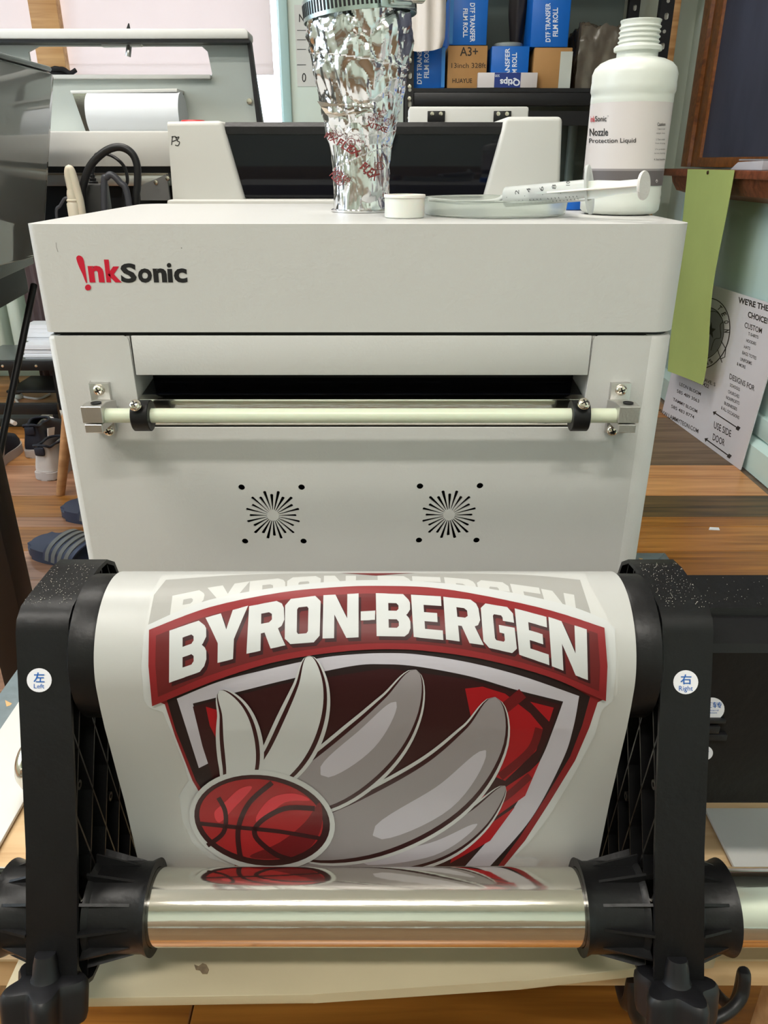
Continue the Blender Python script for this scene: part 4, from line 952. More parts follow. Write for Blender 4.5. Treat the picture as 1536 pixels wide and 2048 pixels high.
bcap = lathe('blue_cap', [(0, .0004), (.020, .0004), (.0205, .001), (.0200, .012), (.0185, .0135), (0, .0135)], (at(1150, 420, Z=ZT).x, at(1150, 420, Z=ZT).y + .012, ZT), mat('blue_cap_plastic', rgb(18, 96, 190), .35, var=.03), None, 48)
tag(bcap, 'small blue cap lying between the translucent dish and the bottle', 'cap')

# ------------------------------------------------------------------ workbench and printers behind
bn = thing('work_bench', 'workbench behind the front printer that carries the second printer', 'bench', (0, 1.6, 0))
BZ = .78
box('bench_top', -.40, .36, 1.056, 1.62, BZ - .03, BZ, BLACKM, bn, bev=.003)
for x in (-.38, .31):
    for y in (1.07, 1.56): box('leg', x, x + .04, y, y + .04, 0, BZ - .03, BLACKM, bn)
p3 = thing('film_printer', 'second white film printer with dark tinted window, marked P3', 'printer', (-.02, 1.2, BZ))
PYF = 1.12
def P3(x, y): p = at(x, y, Y=PYF); return (p.x, p.z)
pz1 = P3(700, 238)[1]; pz0 = P3(700, 400)[1]
def p3side(name, pts, bev=.006):
    poly_ = [P3(*p) for p in pts]
    bm = bmesh.new(); vs, fs = add_prism(bm, poly_, 'Y', PYF, PYF + .34)
    es = [e for e in bm.edges if (e.verts[0].co.y < PYF + .001 or e.verts[1].co.y < PYF + .001) and max(e.verts[0].co.z, e.verts[1].co.z) > pz1 - .002]
    bmesh.ops.bevel(bm, geom=es, offset=bev, segments=4, affect='EDGES', profile=.5)
    return bm_obj(name, bm, WHITE2, p3, ang=40)
sl_ = p3side('side_cover', [(334, 243), (444, 241), (489, 399), (346, 399)])
sr_ = p3side('side_cover', [(1011, 233), (1126, 233), (1120, 399), (966, 399)])
decal('handwritten_mark', [stroke_px([(343, 290), (345, 272)], 1.6), stroke_px([(343, 274), (351, 273), (353, 279), (345, 283)], 1.6), stroke_px([(350, 276), (358, 274), (354, 281), (359, 284), (356, 291), (350, 290)], 1.6)], on_plane(Y=PYF - .0005), INK, p3)
SMK = mat('smoked_window', rgb(7, 8, 16), .05, spec=.35)
g0, g1 = P3(443, 246), P3(1012, 394)
gz1, gz0 = P3(700, 246)[1], P3(700, 396)[1]
prism('tinted_window', [(PYF + .010, gz0), (PYF + .006, gz1 - .012), (PYF + .008, gz1 - .003), (PYF + .016, gz1), (PYF + .30, gz1), (PYF + .30, gz0)], 'X', g0[0] + .004, g1[0] - .004, SMK, p3)
prism('window_rim', [(PYF + .0045, gz1 - .013), (PYF + .0055, gz1 - .004), (PYF + .011, gz1 + .0015), (PYF + .013, gz1 + .0015), (PYF + .009, gz1 - .004), (PYF + .0075, gz1 - .013)], 'X', g0[0] + .003, g1[0] - .003, BLACKP, p3)
q0, q1 = P3(333, 402), P3(1075, 402)
box('front_shelf', at(333, 402, Y=PYF - .03).x, at(1122, 402, Y=PYF - .03).x, PYF - .03, PYF + .35, P3(700, 410)[1] - .004, pz0 + .0012, WHITE2, p3, bev=.003)
box('lower_body', q0[0] + .01, q1[0] + .03, PYF - .01, PYF + .34, BZ, P3(700, 410)[1] - .004, WHITE2, p3, bev=.004)
lathe('red_button', [(0, 0), (.019, 0), (.0195, .004), (.017, .007), (0, .0078)], (at(386, 240, Y=1.30).x, 1.30, pz1 - .0005), mat('red_plastic', rgb(196, 36, 40), .4, var=.03), p3, 24)
# white hinged case behind it
hz1, hz0 = at(900, 213, Y=1.55).z, BZ
hx0, hx1 = at(818, 220, Y=1.55).x, at(1058, 220, Y=1.55).x
hc = thing('hinged_case', 'low white case with two black hinges behind the tinted printer window', 'case', ((hx0 + hx1) / 2, 1.58, BZ))
box('case_body', hx0, hx1, 1.55, 1.61, hz0, hz1, WHITE2, hc, bev=.004)
for xa_, xb_ in ((855, 890), (987, 1022)):
    x0_, x1_ = at(xa_, 230, Y=1.55).x, at(xb_, 230, Y=1.55).x
    h_ = box('hinge', x0_, x1_, 1.546, 1.55, at(900, 244, Y=1.55).z, at(900, 222, Y=1.55).z, BLACKM, hc, bev=.001)
    for xx in (x0_ + .008, x1_ - .008): lathe('screw', [(0, .002), (.0035, .0012), (.004, 0), (0, 0)], (xx, 1.546, at(900, 228, Y=1.55).z), STEEL, h_, 12, (0, -1, 0))

# second bench with the large open-lid printer on the left
b2 = thing('work_bench', 'second workbench at the left that carries the open lid machine', 'bench', (-.7, 2.0, 0))
box('bench_top', -.82, -.10, 1.66, 2.0, BZ - .03, BZ, BLACKM, b2, bev=.003)
for x in (-.60, -.15):
    for y in (1.70, 1.95): box('leg', x, x + .04, y, y + .04, 0, BZ - .03, BLACKM, b2)
MY = 1.72
big = thing('large_printer', 'large white printer with raised grey lined lid before the window', 'printer', (-.55, 1.9, BZ))
def M(x, y, Y=MY): p = at(x, y, Y=Y); return (p.x, p.z)
zb1, zb0 = M(200, 262)[1], M(200, 333)[1]
xl_, xr_ = M(-40, 300)[0], M(352, 300)[0]
box('front_cover', xl_, xr_, MY, MY + .06, zb0, zb1, WHITE2, big, bev=.004)
box('print_slot', xl_, xr_, MY + .02, MY + .06, M(200, 352)[1], zb0, INSIDE, big)
box('aluminium_rail', xl_, M(338, 350)[0], MY - .005, MY + .05, M(200, 372)[1], M(200, 346)[1], ALU, big, bev=.002)
box('rail_strip', xl_, M(338, 350)[0], MY - .008, MY - .005, M(200, 350)[1], M(200, 346)[1], STEEL, big)
box('lower_front', xl_, xr_, MY + .03, MY + .06, BZ, M(200, 372)[1], BLACKM, big)
prism('side_plate', [M(285, 372), M(338, 348), M(345, 400), M(287, 400)], 'Y', MY - .02, MY - .012, mat('grey_steel_plate', rgb(100, 100, 98), .5, var=.05), big)
for x, y in ((312, 365), (335, 357)): lathe('plate_screw', [(0, .003), (.004, .002), (.005, 0), (0, 0)], at(x, y, Y=MY - .02), STEEL, big, 12, (0, -1, 0))
box('body', xl_, M(345, 300)[0], MY + .06, 1.99, BZ, zb1 - .01, WHITE2, big)
# raised lid: lined panel with a long window opening, pale front lip and dark seal
LY = 1.985
def Lp(x, y): p = at(x, y, Y=LY); return (p.x, p.z)
o_out = [Lp(-120, 88), Lp(503, 88), Lp(530, 262), Lp(-120, 262)]
hole = [Lp(78, 93), Lp(404, 93), Lp(416, 104), Lp(425, 148), Lp(423, 152), Lp(66, 152), Lp(58, 104)]
cu = bpy.data.curves.new('lid', 'CURVE'); cu.dimensions = '2D'; cu.fill_mode = 'BOTH'; cu.extrude = .004
for lp_ in (o_out, hole):
    s = cu.splines.new('POLY'); s.points.add(len(lp_) - 1); s.use_cyclic_u = True
    for p, q in zip(s.points, lp_): p.co = (q[0], q[1], 0, 1)
o = bpy.data.objects.new('lid', cu); me = bpy.data.meshes.new_from_object(o); bpy.data.objects.remove(o)
for v in me.vertices: v.co = Vector((v.co.x, LY - v.co.z, v.co.y))
bm = bmesh.new(); bm.from_mesh(me); rl = bm_obj('raised_lid', bm, GREYIN, big, smooth=False)
prism('lid_edge', [Lp(-120, 64), Lp(497, 64), Lp(503, 69), Lp(504, 84), Lp(-120, 84)], 'Y', LY - .05, LY + .02, WHITE2, big, bev=.003)
prism('lid_seal', [Lp(-120, 84.5), Lp(504, 84.5), Lp(504, 91), Lp(-120, 91)], 'Y', LY - .046, LY - .004, RUBBER, big)
prism('lid_seal', [Lp(499, 91), Lp(505, 86), Lp(528, 260), Lp(519, 260)], 'Y', LY - .03, LY - .0045, RUBBER, big)
prism('window_lip', [Lp(60, 151), Lp(424, 151), Lp(424, 159), Lp(62, 159)], 'Y', LY - .02, LY + .012, WHITE2, big, bev=.001)
prism('lid_latch', [Lp(208, 91), Lp(288, 91), Lp(286, 95), Lp(210, 96)], 'Y', LY - .02, LY - .0045, ALU, big)
tube('latch_tongue', [at(258, 92, Y=LY - .015), at(257, 104, Y=LY - .02), at(256, 113, Y=LY - .02)], .006, ALU, big, seg=10)
prism('latch_hook', [Lp(257, 64), Lp(265, 64), Lp(262, 49)], 'Y', LY - .02, LY - .012, RUBBER, big)
lathe('lid_knob', [(0, .006), (.006, .005), (.007, 0), (0, 0)], at(499, 203, Y=LY - .004), STEEL, big, 14, (0, -1, 0))
# white media roll in its holder inside the lid
HY = LY - .07
def Hh(x, y): p = at(x, y, Y=HY); return (p.x, p.z)
prism('holder_cap', [Hh(140, 181), Hh(354, 177), Hh(354, 184), Hh(142, 187)], 'Y', HY, LY - .004, WHITE2, big, bev=.001)
prism('holder_side', [Hh(143, 185), Hh(178, 187), Hh(178, 262), Hh(170, 262)], 'Y', HY + .004, HY + .007, CHROME, big)
ra, rb_ = at(178, 220, Y=HY).x, at(362, 220, Y=HY).x; rcz = at(260, 226, Y=HY).z
mr = lathe('media_roll', [(0, 0), (.046, 0), (.046, rb_ - ra), (0, rb_ - ra)], (ra, LY - .0525, rcz - .004), mat('white_media', (0.58, 0.60, 0.62, 1), .5, var=.01), None, 48, (1, 0, 0)); mr.parent = big; mr.matrix_parent_inverse = Matrix.Translation(big.location).inverted()

# black bag on the window sill and sunlit items
bag = thing('black_bag', 'small black bag with a loose strap on the window sill', 'bag', (at(120, 140, Y=3.40).x, 3.43, wz0))
bgx = at(118, 140, Y=3.43).x; bgz = at(118, 152, Y=3.43).z
bm = bmesh.new(); bmesh.ops.create_icosphere(bm, subdivisions=3, radius=1)
for v in bm.verts: v.co = Vector((bgx + v.co.x * .10, 3.362 + v.co.y * .025, wz0 + .001 + (v.co.z + 1) * .5 * (at(118, 134, Y=3.362).z - wz0) * (1 + .08 * noise.noise(v.co * 3))))
bm_obj('bag_body', bm, mat('black_cloth', rgb(24, 24, 28), .8, bump=.3, bscale=90), bag)
tube('strap', [at(100, 140, Y=3.35), at(125, 138, Y=3.338), at(140, 146, Y=3.338), at(152, 140, Y=3.35)], .008, mat('black_cloth', rgb(24, 24, 28), .8), bag)

# ------------------------------------------------------------------ cables and adapter behind the printer
CY = 1.082
tp = lambda x, y, Y=CY: at(x, y, Y=Y)
bz_ = BZ + .004
def down(x, Y): return Vector((at(x, 430, Y=Y).x, Y, bz_))
t = tag(tube('thick_cable', [down(160, CY), tp(164, 400), tp(168, 365), tp(182, 330), tp(210, 303), tp(238, 294), tp(262, 305), tp(274, 330), tp(275, 370), tp(272, 410), down(270, CY)], .0048, RUBBER, seg=14), 'thick black power cable arching up behind the printer', 'cable')
ad = thing('power_adapter', 'black power adapter standing upright behind the printer', 'adapter', (at(190, 400, Y=1.10).x, 1.10, BZ))
x0_, x1_ = at(166, 390, Y=1.10).x, at(209, 390, Y=1.10).x; zad = at(190, 367, Y=1.10).z
box('adapter_body', x0_, x1_, 1.09, 1.125, BZ, zad, mat('adapter_plastic', rgb(46, 46, 46), .45, var=.05), ad, bev=.003)
xm_ = at(186, 360, Y=1.107).x
lathe('strain_relief', [(.006, 0), (.0062, .002), (.004, .003), (.0045, .006), (.003, .007), (.0036, .010), (.0026, .011), (.0030, .014), (0, .015)], (xm_, 1.107, zad), RUBBER, ad, 16)
tube('thin_cord', [Vector((xm_, 1.107, zad + .012)), tp(188, 330, 1.107), tp(193, 309, 1.107), tp(220, 310, 1.107), tp(246, 330, 1.107), tp(255, 360, 1.107), tp(247, 395, 1.107), down(240, 1.107)], .0022, RUBBER, ad, seg=10)
t = tag(tube('ribbon_cable', [Vector((at(208, 372, Y=1.107).x, 1.075, bz_)), tp(208, 372, 1.075), tp(214, 354, 1.075), tp(224, 350, 1.075), tp(240, 365, 1.075), tp(255, 390, 1.075), down(262, 1.075)], .0042, mat('grey_cable', rgb(62, 63, 70), .4, var=.1), seg=12), 'bluish grey looped cable beside the upright power adapter', 'cable')
WC = mat('ivory_cable', rgb(206, 198, 180), .45, sss=.1, var=.03)
wc = thing('ivory_cable', 'ivory cable with moulded plug bent upright behind the printer left corner', 'cable', (at(150, 420, Y=CY).x, CY, BZ))
tube('cable_loop', [down(146, CY - .012), tp(147, 405, CY - .012), tp(142, 375, CY - .012), tp(137, 350, CY - .012), tp(139, 338, CY - .012), tp(145, 350, CY - .012), tp(155, 385, CY - .012), tp(162, 415, CY - .012), down(163, CY - .012)], .0052, WC, wc, seg=14)
px_ = at(145, 400, Y=CY - .013).x
lathe('moulded_plug', [(0, BZ + .003), (.008, BZ + .003), (.008, at(145, 408, Y=CY - .013).z), (.0065, at(145, 404, Y=CY - .013).z), (.0075, at(145, 402, Y=CY - .013).z), (.0075, at(145, 400, Y=CY - .013).z), (.006, at(145, 398, Y=CY - .013).z), (.006, at(145, 388, Y=CY - .013).z), (.005, at(145, 380, Y=CY - .013).z), (0, at(145, 379, Y=CY - .013).z)], (px_, CY - .013, 0), WC, wc, 20)
tag(tube('thin_grey_cord', [down(112, 1.072), tp(113, 430, 1.072), tp(120, 412, 1.072), tp(138, 403, 1.072), down(150, 1.072)], .002, mat('grey_cable', (0, 0, 0, 1)), seg=8), 'thin grey cord curving beside the ivory plug', 'cable')

# ------------------------------------------------------------------ desk and glossy cover at the left
DESK = mat('black_wood_top', rgb(34, 34, 34), .32, var=.35, vscale=12, stretch=(1, 8, 20), bump=.2, bscale=60)
dk = thing('desk', 'black woodgrain desk with black steel legs at the left edge', 'desk', (-.95, 1.2, 0))
prism('desk_top', [(-1.45, .82), (-.575, .82), (-.690, 1.575), (-1.45, 1.575)], 'Z', .718, .750, DESK, dk, bev=.002)
prism('desk_rail', [(-.628, .90), (-.602, .90), (-.700, 1.55), (-.726, 1.55)], 'Z', .668, .717, BLACKM, dk)
lx0, lx1 = at(2, 1290, Y=1.09).x, at(68, 1290, Y=1.09).x
box('leg', lx0, lx1, 1.07, 1.125, 0, .717, BLACKM, dk, bev=.002)
tube('brace', [at(68, 570, Y=1.42), at(-8, 940, Y=1.15)], .0058, BLACKM, dk, seg=12, straight=True)
box('leg', -1.44, -1.38, 1.48, 1.54, 0, .717, BLACKM, dk); box('leg', -1.44, -1.38, .86, .92, 0, .717, BLACKM, dk)
GG = mat('glossy_grey_plastic', rgb(128, 131, 128), .05, spec=.6, coat=.3, var=.03)
gh = thing('machine_cover', 'glossy grey machine cover standing on the black desk', 'cover', (-.8, 1.25, .75))
prism('cover_shell', [(.86, .7515), (1.415, .7515), (1.445, .80), (1.600, 1.040), (1.596, 1.046), (1.585, 1.048), (.86, 1.048)], 'X', -1.08, -.602, GG, gh, bev=.004)
prism('cover_rim', [(.86, 1.0485), (1.583, 1.0485), (1.590, 1.053), (1.584, 1.057), (.86, 1.057)], 'X', -1.08, -.600, mat('grey_rim', rgb(120, 128, 126), .3, var=.03), gh, bev=.002)
# ------------------------------------------------------------------ under and beyond the desk
RADM = mat('radiator_paint', rgb(200, 212, 200), .4, var=.03)
rd = thing('radiator', 'white ribbed radiator under the window', 'radiator', (-1.75, 3.27, 0))
rz1, rz0 = at(30, 570, Y=3.3).z, .10
for i in range(9):
    xx = -1.98 + i * .085
    bm = bmesh.new(); add_box(bm, xx, xx + .05, 3.20, 3.32, rz0, .62, bev=.02, seg=3); bm_obj('column', bm, RADM, rd)
box('top_rail', -1.98, -1.25, 3.24, 3.29, .56, .59, RADM, rd, bev=.01); box('bottom_rail', -1.98, -1.25, 3.24, 3.29, .13, .17, RADM, rd, bev=.01)
for xx in (-1.97, -1.31): box('foot', xx, xx + .04, 3.21, 3.31, 0, .12, RADM, rd, bev=.006)
lt = thing('low_rack', 'low black two tier rack on white feet before the radiator', 'rack', (-1.5, 2.95, 0))
RY = 2.86
zt1, zt0 = at(60, 722, Y=RY).z, at(60, 741, Y=RY).z
rx0, rx1 = at(-60, 730, Y=RY).x, at(118, 730, Y=RY).x
box('shelf', rx0, rx1, RY, RY + .28, zt1 - .006, zt1, mat('grey_glass_top', rgb(96, 102, 100), .3, var=.05), lt)
box('front_rail', rx0, rx1, RY - .004, RY + .012, zt0, zt1 + .001, BLACKM, lt, bev=.002)
box('shelf', rx0 + .1, rx1, RY + .03, RY + .26, .085, .095, BLACKM, lt, bev=.002)
for xx in (at(6, 730, Y=RY).x, at(73, 730, Y=RY).x): lathe('rail_bolt', [(0, .003), (.005, .002), (.006, 0), (0, 0)], (xx, RY - .004, (zt0 + zt1) / 2), STEEL, lt, 12, (0, -1, 0))
for xx in (rx0 + .02, rx1 - .04):
    for yy in (RY + .02, RY + .24):
        box('leg', xx, xx + .025, yy, yy + .025, .02, zt1 - .007, BLACKM, lt); lathe('foot', [(0, 0), (.02, 0), (.022, .008), (.018, .02), (0, .02)], (xx + .0125, yy + .0125, 0), PLW, lt, 16)
PAPER = mat('white_paper', (0.78, 0.80, 0.84, 1), .6, var=.02)
for (a_, b_, y_, z0_, z1_, lb) in ((46, 118, RY + .03, zt1 + .001, at(70, 690, Y=RY + .03).z, 'flat stack of printed white paper on the low black rack'), (56, 118, RY + .13, zt1 + .001, at(70, 646, Y=RY + .17).z, 'curling taller pile of white paper behind the flat stack')):
    t = thing('paper_stack', lb, 'paper', (at(80, 700, Y=y_).x, y_, z0_)); nS = 7
    for k in range(nS):
        q0 = z0_ + (z1_ - z0_) * k / nS; j = random.uniform(-.006, .006)
        box('sheet_bundle', at(a_, 700, Y=y_).x + j, at(b_, 700, Y=y_).x + j, y_ + j, y_ + .09, q0, q0 + (z1_ - z0_) / nS - .0006, PAPER, t)
# mauve cloth on the radiator end, cords and a power strip on the floor
bm = bmesh.new()
cx0, cx1 = at(52, 600, Y=3.17).x, at(96, 600, Y=3.17).x; cz1, cz0 = .74, .04
g = [[bm.verts.new((cx0 + (cx1 - cx0) * i / 14, 3.165 + .010 * math.sin(i * 1.3) * (1 - j / 14) - .006 * noise.noise(Vector((i * .3, j * .3, 2))), cz0 + (cz1 - cz0) * j / 10)) for i in range(15)] for j in range(11)]
for j in range(10):
    for i in range(14): bm.faces.new((g[j][i], g[j][i + 1], g[j + 1][i + 1], g[j + 1][i]))
bmesh.ops.solidify(bm, geom=list(bm.faces), thickness=.004)
tag(bm_obj('curtain', bm, mat('mauve_cloth', rgb(122, 106, 108), .8, var=.08)), 'mauve grey curtain hanging beside the radiator down to the floor', 'curtain')
fz = lambda x, y, h=.005: at(x, y, Z=h)
WCD = mat('white_cord', rgb(214, 206, 198), .5, var=.03)
tag(tube('white_cable', [fz(28, 790), fz(60, 796), fz(80, 797), fz(100, 788)], .005, WCD, seg=8), 'white cord snaking over the floor under the low rack', 'cord')
tag(tube('plug_cable', [fz(28, 794), fz(36, 806), fz(46, 818), fz(47, 826, .012)], .006, WCD, seg=8), 'white cord dropping into the black power strip', 'cord')
ps = thing('power_strip', 'dark power strip with a white plug on the floor by the shoes', 'power strip', tuple(fz(50, 845, 0)))
c0 = fz(48, 846, 0)
box('strip_body', c0.x - .09, c0.x + .07, c0.y - .05, c0.y + .07, .001, .035, mat('strip_plastic', rgb(56, 60, 58), .5, var=.05), ps, bev=.004)
tube('plug', [fz(16, 840, .045), fz(30, 847, .045)], .008, WCD, ps, seg=10)
box('strip_end', c0.x + .04, c0.x + .10, c0.y - .03, c0.y + .06, .001, .03, mat('strip_grey', rgb(128, 128, 118), .6, var=.05), ps, bev=.003)
# shoe rack bar
sb = thing('shoe_rack', 'low black metal rack bar behind the sneakers', 'rack', tuple(fz(60, 880, 0)))
yb_ = 2.66
xs0, xs1 = at(-40, 860, Y=yb_).x, at(122, 860, Y=yb_).x
box('bar', xs0, xs1, yb_, yb_ + .02, .07, .11, BLACKM, sb, bev=.002)
for xx in (xs0, xs1 - .02): box('leg', xx, xx + .02, yb_, yb_ + .02, 0, .07, BLACKM, sb)
# sneakers: heel towards the camera
SNW = mat('sneaker_white', rgb(196, 188, 182), .6, var=.04, bump=.15, bscale=60); SNB = mat('sneaker_black', rgb(26, 28, 40), .6, var=.1); SNS = mat('sneaker_sole', rgb(188, 180, 176), .5, var=.04)
def shoe(name, label, loc, rz, flip=1, dark=False):
    t = thing(name, label, 'shoe', tuple(loc), None)
    R = Matrix.Translation(loc) @ Matrix.Rotation(rz, 4, 'Z')
    out = smooth_px([(0, -.002), (.030, .006), (.036, .05), (.034, .11), (.046, .18), (.044, .23), (.020, .268), (-.012, .270), (-.040, .235), (-.042, .18), (-.034, .11), (-.036, .05), (-.030, .006)], 4)
    bm = bmesh.new(); vs, fs = add_prism(bm, [(x * 1.08, y) for x, y in out], 'Z', 0.0005, .030); bmesh.ops.bevel(bm, geom=[e for e in bm.edges if abs(e.verts[0].co.z - e.verts[1].co.z) < 1e-6], offset=.004, segments=2, affect='EDGES')
    bmesh.ops.transform(bm, matrix=R, verts=bm.verts); bm_obj('sole', bm, SNS, t)
    bm = bmesh.new(); rings = []
    for (sx, y0_, y1_, z) in ((1.0, 0, 1, .028), (1.0, .0, 1, .040), (.90, .0, .96, .056), (.77, .003, .78, .074), (.69, .005, .56, .090), (.66, .006, .46, .102)):
        ring = []
        for x, y in out:
            yy = .004 + y0_ + (y + .002) / .272 * (.262 * y1_)
            ring.append(bm.verts.new(R @ Vector((x * sx, yy, z + (.012 * max(0, .06 - yy) / .06 if z > .09 else 0)))))
        rings.append(ring)
    n_ = len(out)
    for a_, b_ in zip(rings, rings[1:]):
        for k in range(n_): bm.faces.new((a_[k], a_[(k + 1) % n_], b_[(k + 1) % n_], b_[k]))
    bm_obj('upper', bm, SNB if dark else SNW, t)
    bm = bmesh.new(); add_tube(bm, [R @ Vector((x * .67, .006 + (y + .002) * .45, .104 + .010 * max(0, .03 - y) / .03)) for x, y in out[::2]] + [R @ Vector((out[0][0] * .67, .006, .113))], .0042, 8, 2); bm_obj('collar', bm, SNB, t)
    bm = bmesh.new(); add_box(bm, -.016, .016, -.002, .006, .082, .110, bev=.005, mtx=R); bm_obj('heel_tab', bm, SNB, t)
    for sx in (-1, 1):
        bm = bmesh.new(); vs, fs = add_prism(bm, [(.04, .032), (.09, .034), (.12, .07), (.06, .085)], 'X', sx * .0345, sx * .0385); bmesh.ops.transform(bm, matrix=R, verts=vs); bm_obj('side_panel', bm, SNW if dark else SNB, t, smooth=False)
    bm = bmesh.new(); add_box(bm, -.018, .018, .10, .17, .07, .082, bev=.004, mtx=R @ Matrix.Rotation(-.25, 4, 'X') @ Matrix.Translation((0, 0, .022))); bm_obj('tongue', bm, SNB, t)
    for k in range(4):
        bm = bmesh.new(); add_tube(bm, [R @ Vector((-.024, .135 + k * .02, .076 - k * .004)), R @ Vector((0, .137 + k * .02, .094 - k * .004)), R @ Vector((.024, .135 + k * .02, .076 - k * .004))], .003, 6, 3); bm_obj('lace', bm, PLW, t)
s0 = fz(90, 962, 0); shoe('sneaker', 'white sneaker with black heel tab, beside the wooden chair leg', Vector((s0.x, s0.y, 0)), -.12)
s1 = fz(62, 930, 0); shoe('sneaker', 'dark sneaker tucked behind and left of the white sneaker', Vector((s1.x - .012, s1.y + .06, 0)), .06, dark=True)
s2 = fz(6, 952, 0); shoe('sneaker', 'white soled dark sneaker at the very left edge of the picture', Vector((s2.x - .06, s2.y, 0)), .1, dark=True)
# stool with tapered pine legs, mostly behind the printer
CHW = plank_mat('beech_wood', rgb(176, 122, 76), rgb(208, 156, 106), .45)
lg0 = fz(121, 990, 0)
stl = thing('wooden_stool', 'wooden stool whose tapered pale leg shows beside the white sneaker', 'stool', (lg0.x + .22, lg0.y + .16, 0))
sx_, sy_ = lg0.x + .22, lg0.y + .16
for dx, dy in ((-1, -1), (1, -1), (-1, 1), (1, 1)):
    bm = bmesh.new(); add_tube(bm, [(sx_ + dx * .22, sy_ + dy * .16, .0005), (sx_ + dx * .13, sy_ + dy * .11, .40)], lambda k: .0125 + .008 * k, 16, 2, True, True); bm_obj('leg', bm, CHW, stl)
lathe('seat', [(0, .40), (.17, .40), (.18, .41), (.18, .425), (.17, .435), (0, .432)], (sx_, sy_, 0), CHW, stl, 40)
# slides
SLD = mat('slide_rubber', rgb(58, 66, 88), .5, var=.08); STRP = mat('slide_stripe', rgb(120, 120, 116), .6, var=.05)
def slide(label, loc, rz):
    t = thing('slide_sandal', label, 'sandal', tuple(loc)); R = Matrix.Translation(loc) @ Matrix.Rotation(rz, 4, 'Z')
    out = smooth_px([(0, 0), (.034, .012), (.040, .06), (.038, .13), (.052, .20), (.050, .25), (.022, .282), (-.018, .282), (-.048, .25), (-.052, .20), (-.040, .13), (-.040, .06), (-.034, .012)], 4)
    bm = bmesh.new(); vs, fs = add_prism(bm, out, 'Z', .0005, .032); bmesh.ops.bevel(bm, geom=[e for e in bm.edges if abs(e.verts[0].co.z - e.verts[1].co.z) < 1e-6], offset=.008, segments=3, affect='EDGES'); bmesh.ops.transform(bm, matrix=R, verts=bm.verts); bm_obj('footbed', bm, SLD, t)
    def strap(y0, y1, h, m, nm):
        bm = bmesh.new(); rows = []
        for y in (y0, y1):
            rows.append([bm.verts.new(R @ Vector((math.cos(math.pi * k / 16) * -.053, y - .03 * math.sin(math.pi * k / 16), .012 + h * math.sin(math.pi * k / 16) ** .7))) for k in range(17)])
        for k in range(16): bm.faces.new((rows[0][k], rows[0][k + 1], rows[1][k + 1], rows[1][k]))
        bmesh.ops.recalc_face_normals(bm, faces=bm.faces); bmesh.ops.solidify(bm, geom=list(bm.faces), thickness=.004); bm_obj(nm, bm, m, t)
    strap(.095, .195, .062, SLD, 'strap')
    for k in range(4): strap(.108 + k * .022, .121 + k * .022, .0655, STRP, 'stripe')
a_ = fz(118, 1128, 0)
slide('dark blue slide sandal with four grey stripes on the floor left of the printer', Vector((at(195, 1130, Z=0).x + .06, fz(120, 1140, 0).y - .02, 0)), 1.05)
slide('second dark blue slide sandal half hidden behind the striped one', Vector((at(220, 1060, Z=0).x + .10, fz(140, 1072, 0).y + .04, 0)), 1.15)

# ------------------------------------------------------------------ shelf with boxes on the back wall
sh = thing('steel_shelf', 'black slotted steel shelf along the back wall', 'shelf', (.5, 3.2, 0))
SY0, SY1 = 3.0, 3.40
sx0, sx1 = at(812, 200, Y=SY0).x, at(1337, 100, Y=SY0).x
zsh = at(1000, 176, Y=SY0).z
def post(x0, x1, y, slots=True):
    p = box('post', x0, x1, y, y + .03, 0, 2.3, BLACKM, sh)
    if slots:
        bm = bmesh.new()
        for k in range(46):
            z = .3 + k * .043; add_box(bm, (x0 + x1) / 2 - .006, (x0 + x1) / 2 + .006, y - .0012, y + .001, z, z + .020, bev=.0055, seg=2) if k % 2 == 0 else add_lathe(bm, [(0, .001), (.0055, .001), (.0055, -.001)], 12, Matrix.Translation(((x0 + x1) / 2, y - .0006, z + .01)) @ Matrix.Rotation(math.pi / 2, 4, 'X'))
        so_ = bm_obj('post_slot', bm, mat('slot_light', rgb(150, 150, 140), .6), p, smooth=False); so_['kind'] = 'stuff'
post(sx0, sx0 + .026, SY0); post(sx1 - .045, sx1, SY0); post(sx1 - .04, sx1, SY1); post(sx0, sx0 + .026, SY1, False)
for z in (zsh, .35, zsh + .62):
    box('shelf_board', sx0 + .027, sx1 - .046, SY0 + .004, SY1 + .02, z - .012, z, BLACKM, sh)
    b_ = box('shelf_beam', sx0 + .0262, sx1 - .0455, SY0 + .002, SY0 + .022, z - .055, z - .012, BLACKM, sh, bev=.006)
box('shelf_beam', sx0 + .0262, sx1 - .0455, SY0 + .002, SY0 + .022, zsh - .115, zsh - .070, INSIDE, sh)
box('wall_shade_sheet', sx0 + .03, sx1 - .05, SY1 + .035, SY1 + .045, .3, 2.2, SHADEWALL, sh)  # added dark sheet, painted for the shade on the wall behind the shelf
for z in (at(815, 173, Y=SY0).z, at(815, 197, Y=SY0).z, at(815, 236, Y=SY0).z, at(815, 120, Y=SY0).z): lathe('post_bolt', [(0, .004), (.006, .003), (.008, 0), (0, 0)], (sx0 + .012, SY0, z), STEEL, sh, 12, (0, -1, 0))
tube('conduit', [Vector((at(1142, 300, Y=SY1).x, SY1 + .0, .38)), Vector((at(1142, 300, Y=SY1).x, SY1 + .0, zsh - .06))], .018, mat('grey_pipe', rgb(110, 124, 118), .4, var=.05), sh, straight=True, seg=20)
BOXB = mat('blue_carton', rgb(14, 98, 186), .38, var=.05, vscale=14); CART = mat('brown_carton', rgb(172, 128, 76), .65, var=.06, vscale=10); TAPE = mat('clear_tape', rgb(60, 134, 206), .2, var=.05)
PRW = mat('print_white', rgb(226, 232, 240), .5); PRB = mat('print_soft_black', rgb(40, 34, 28), .6)
BY = 3.03
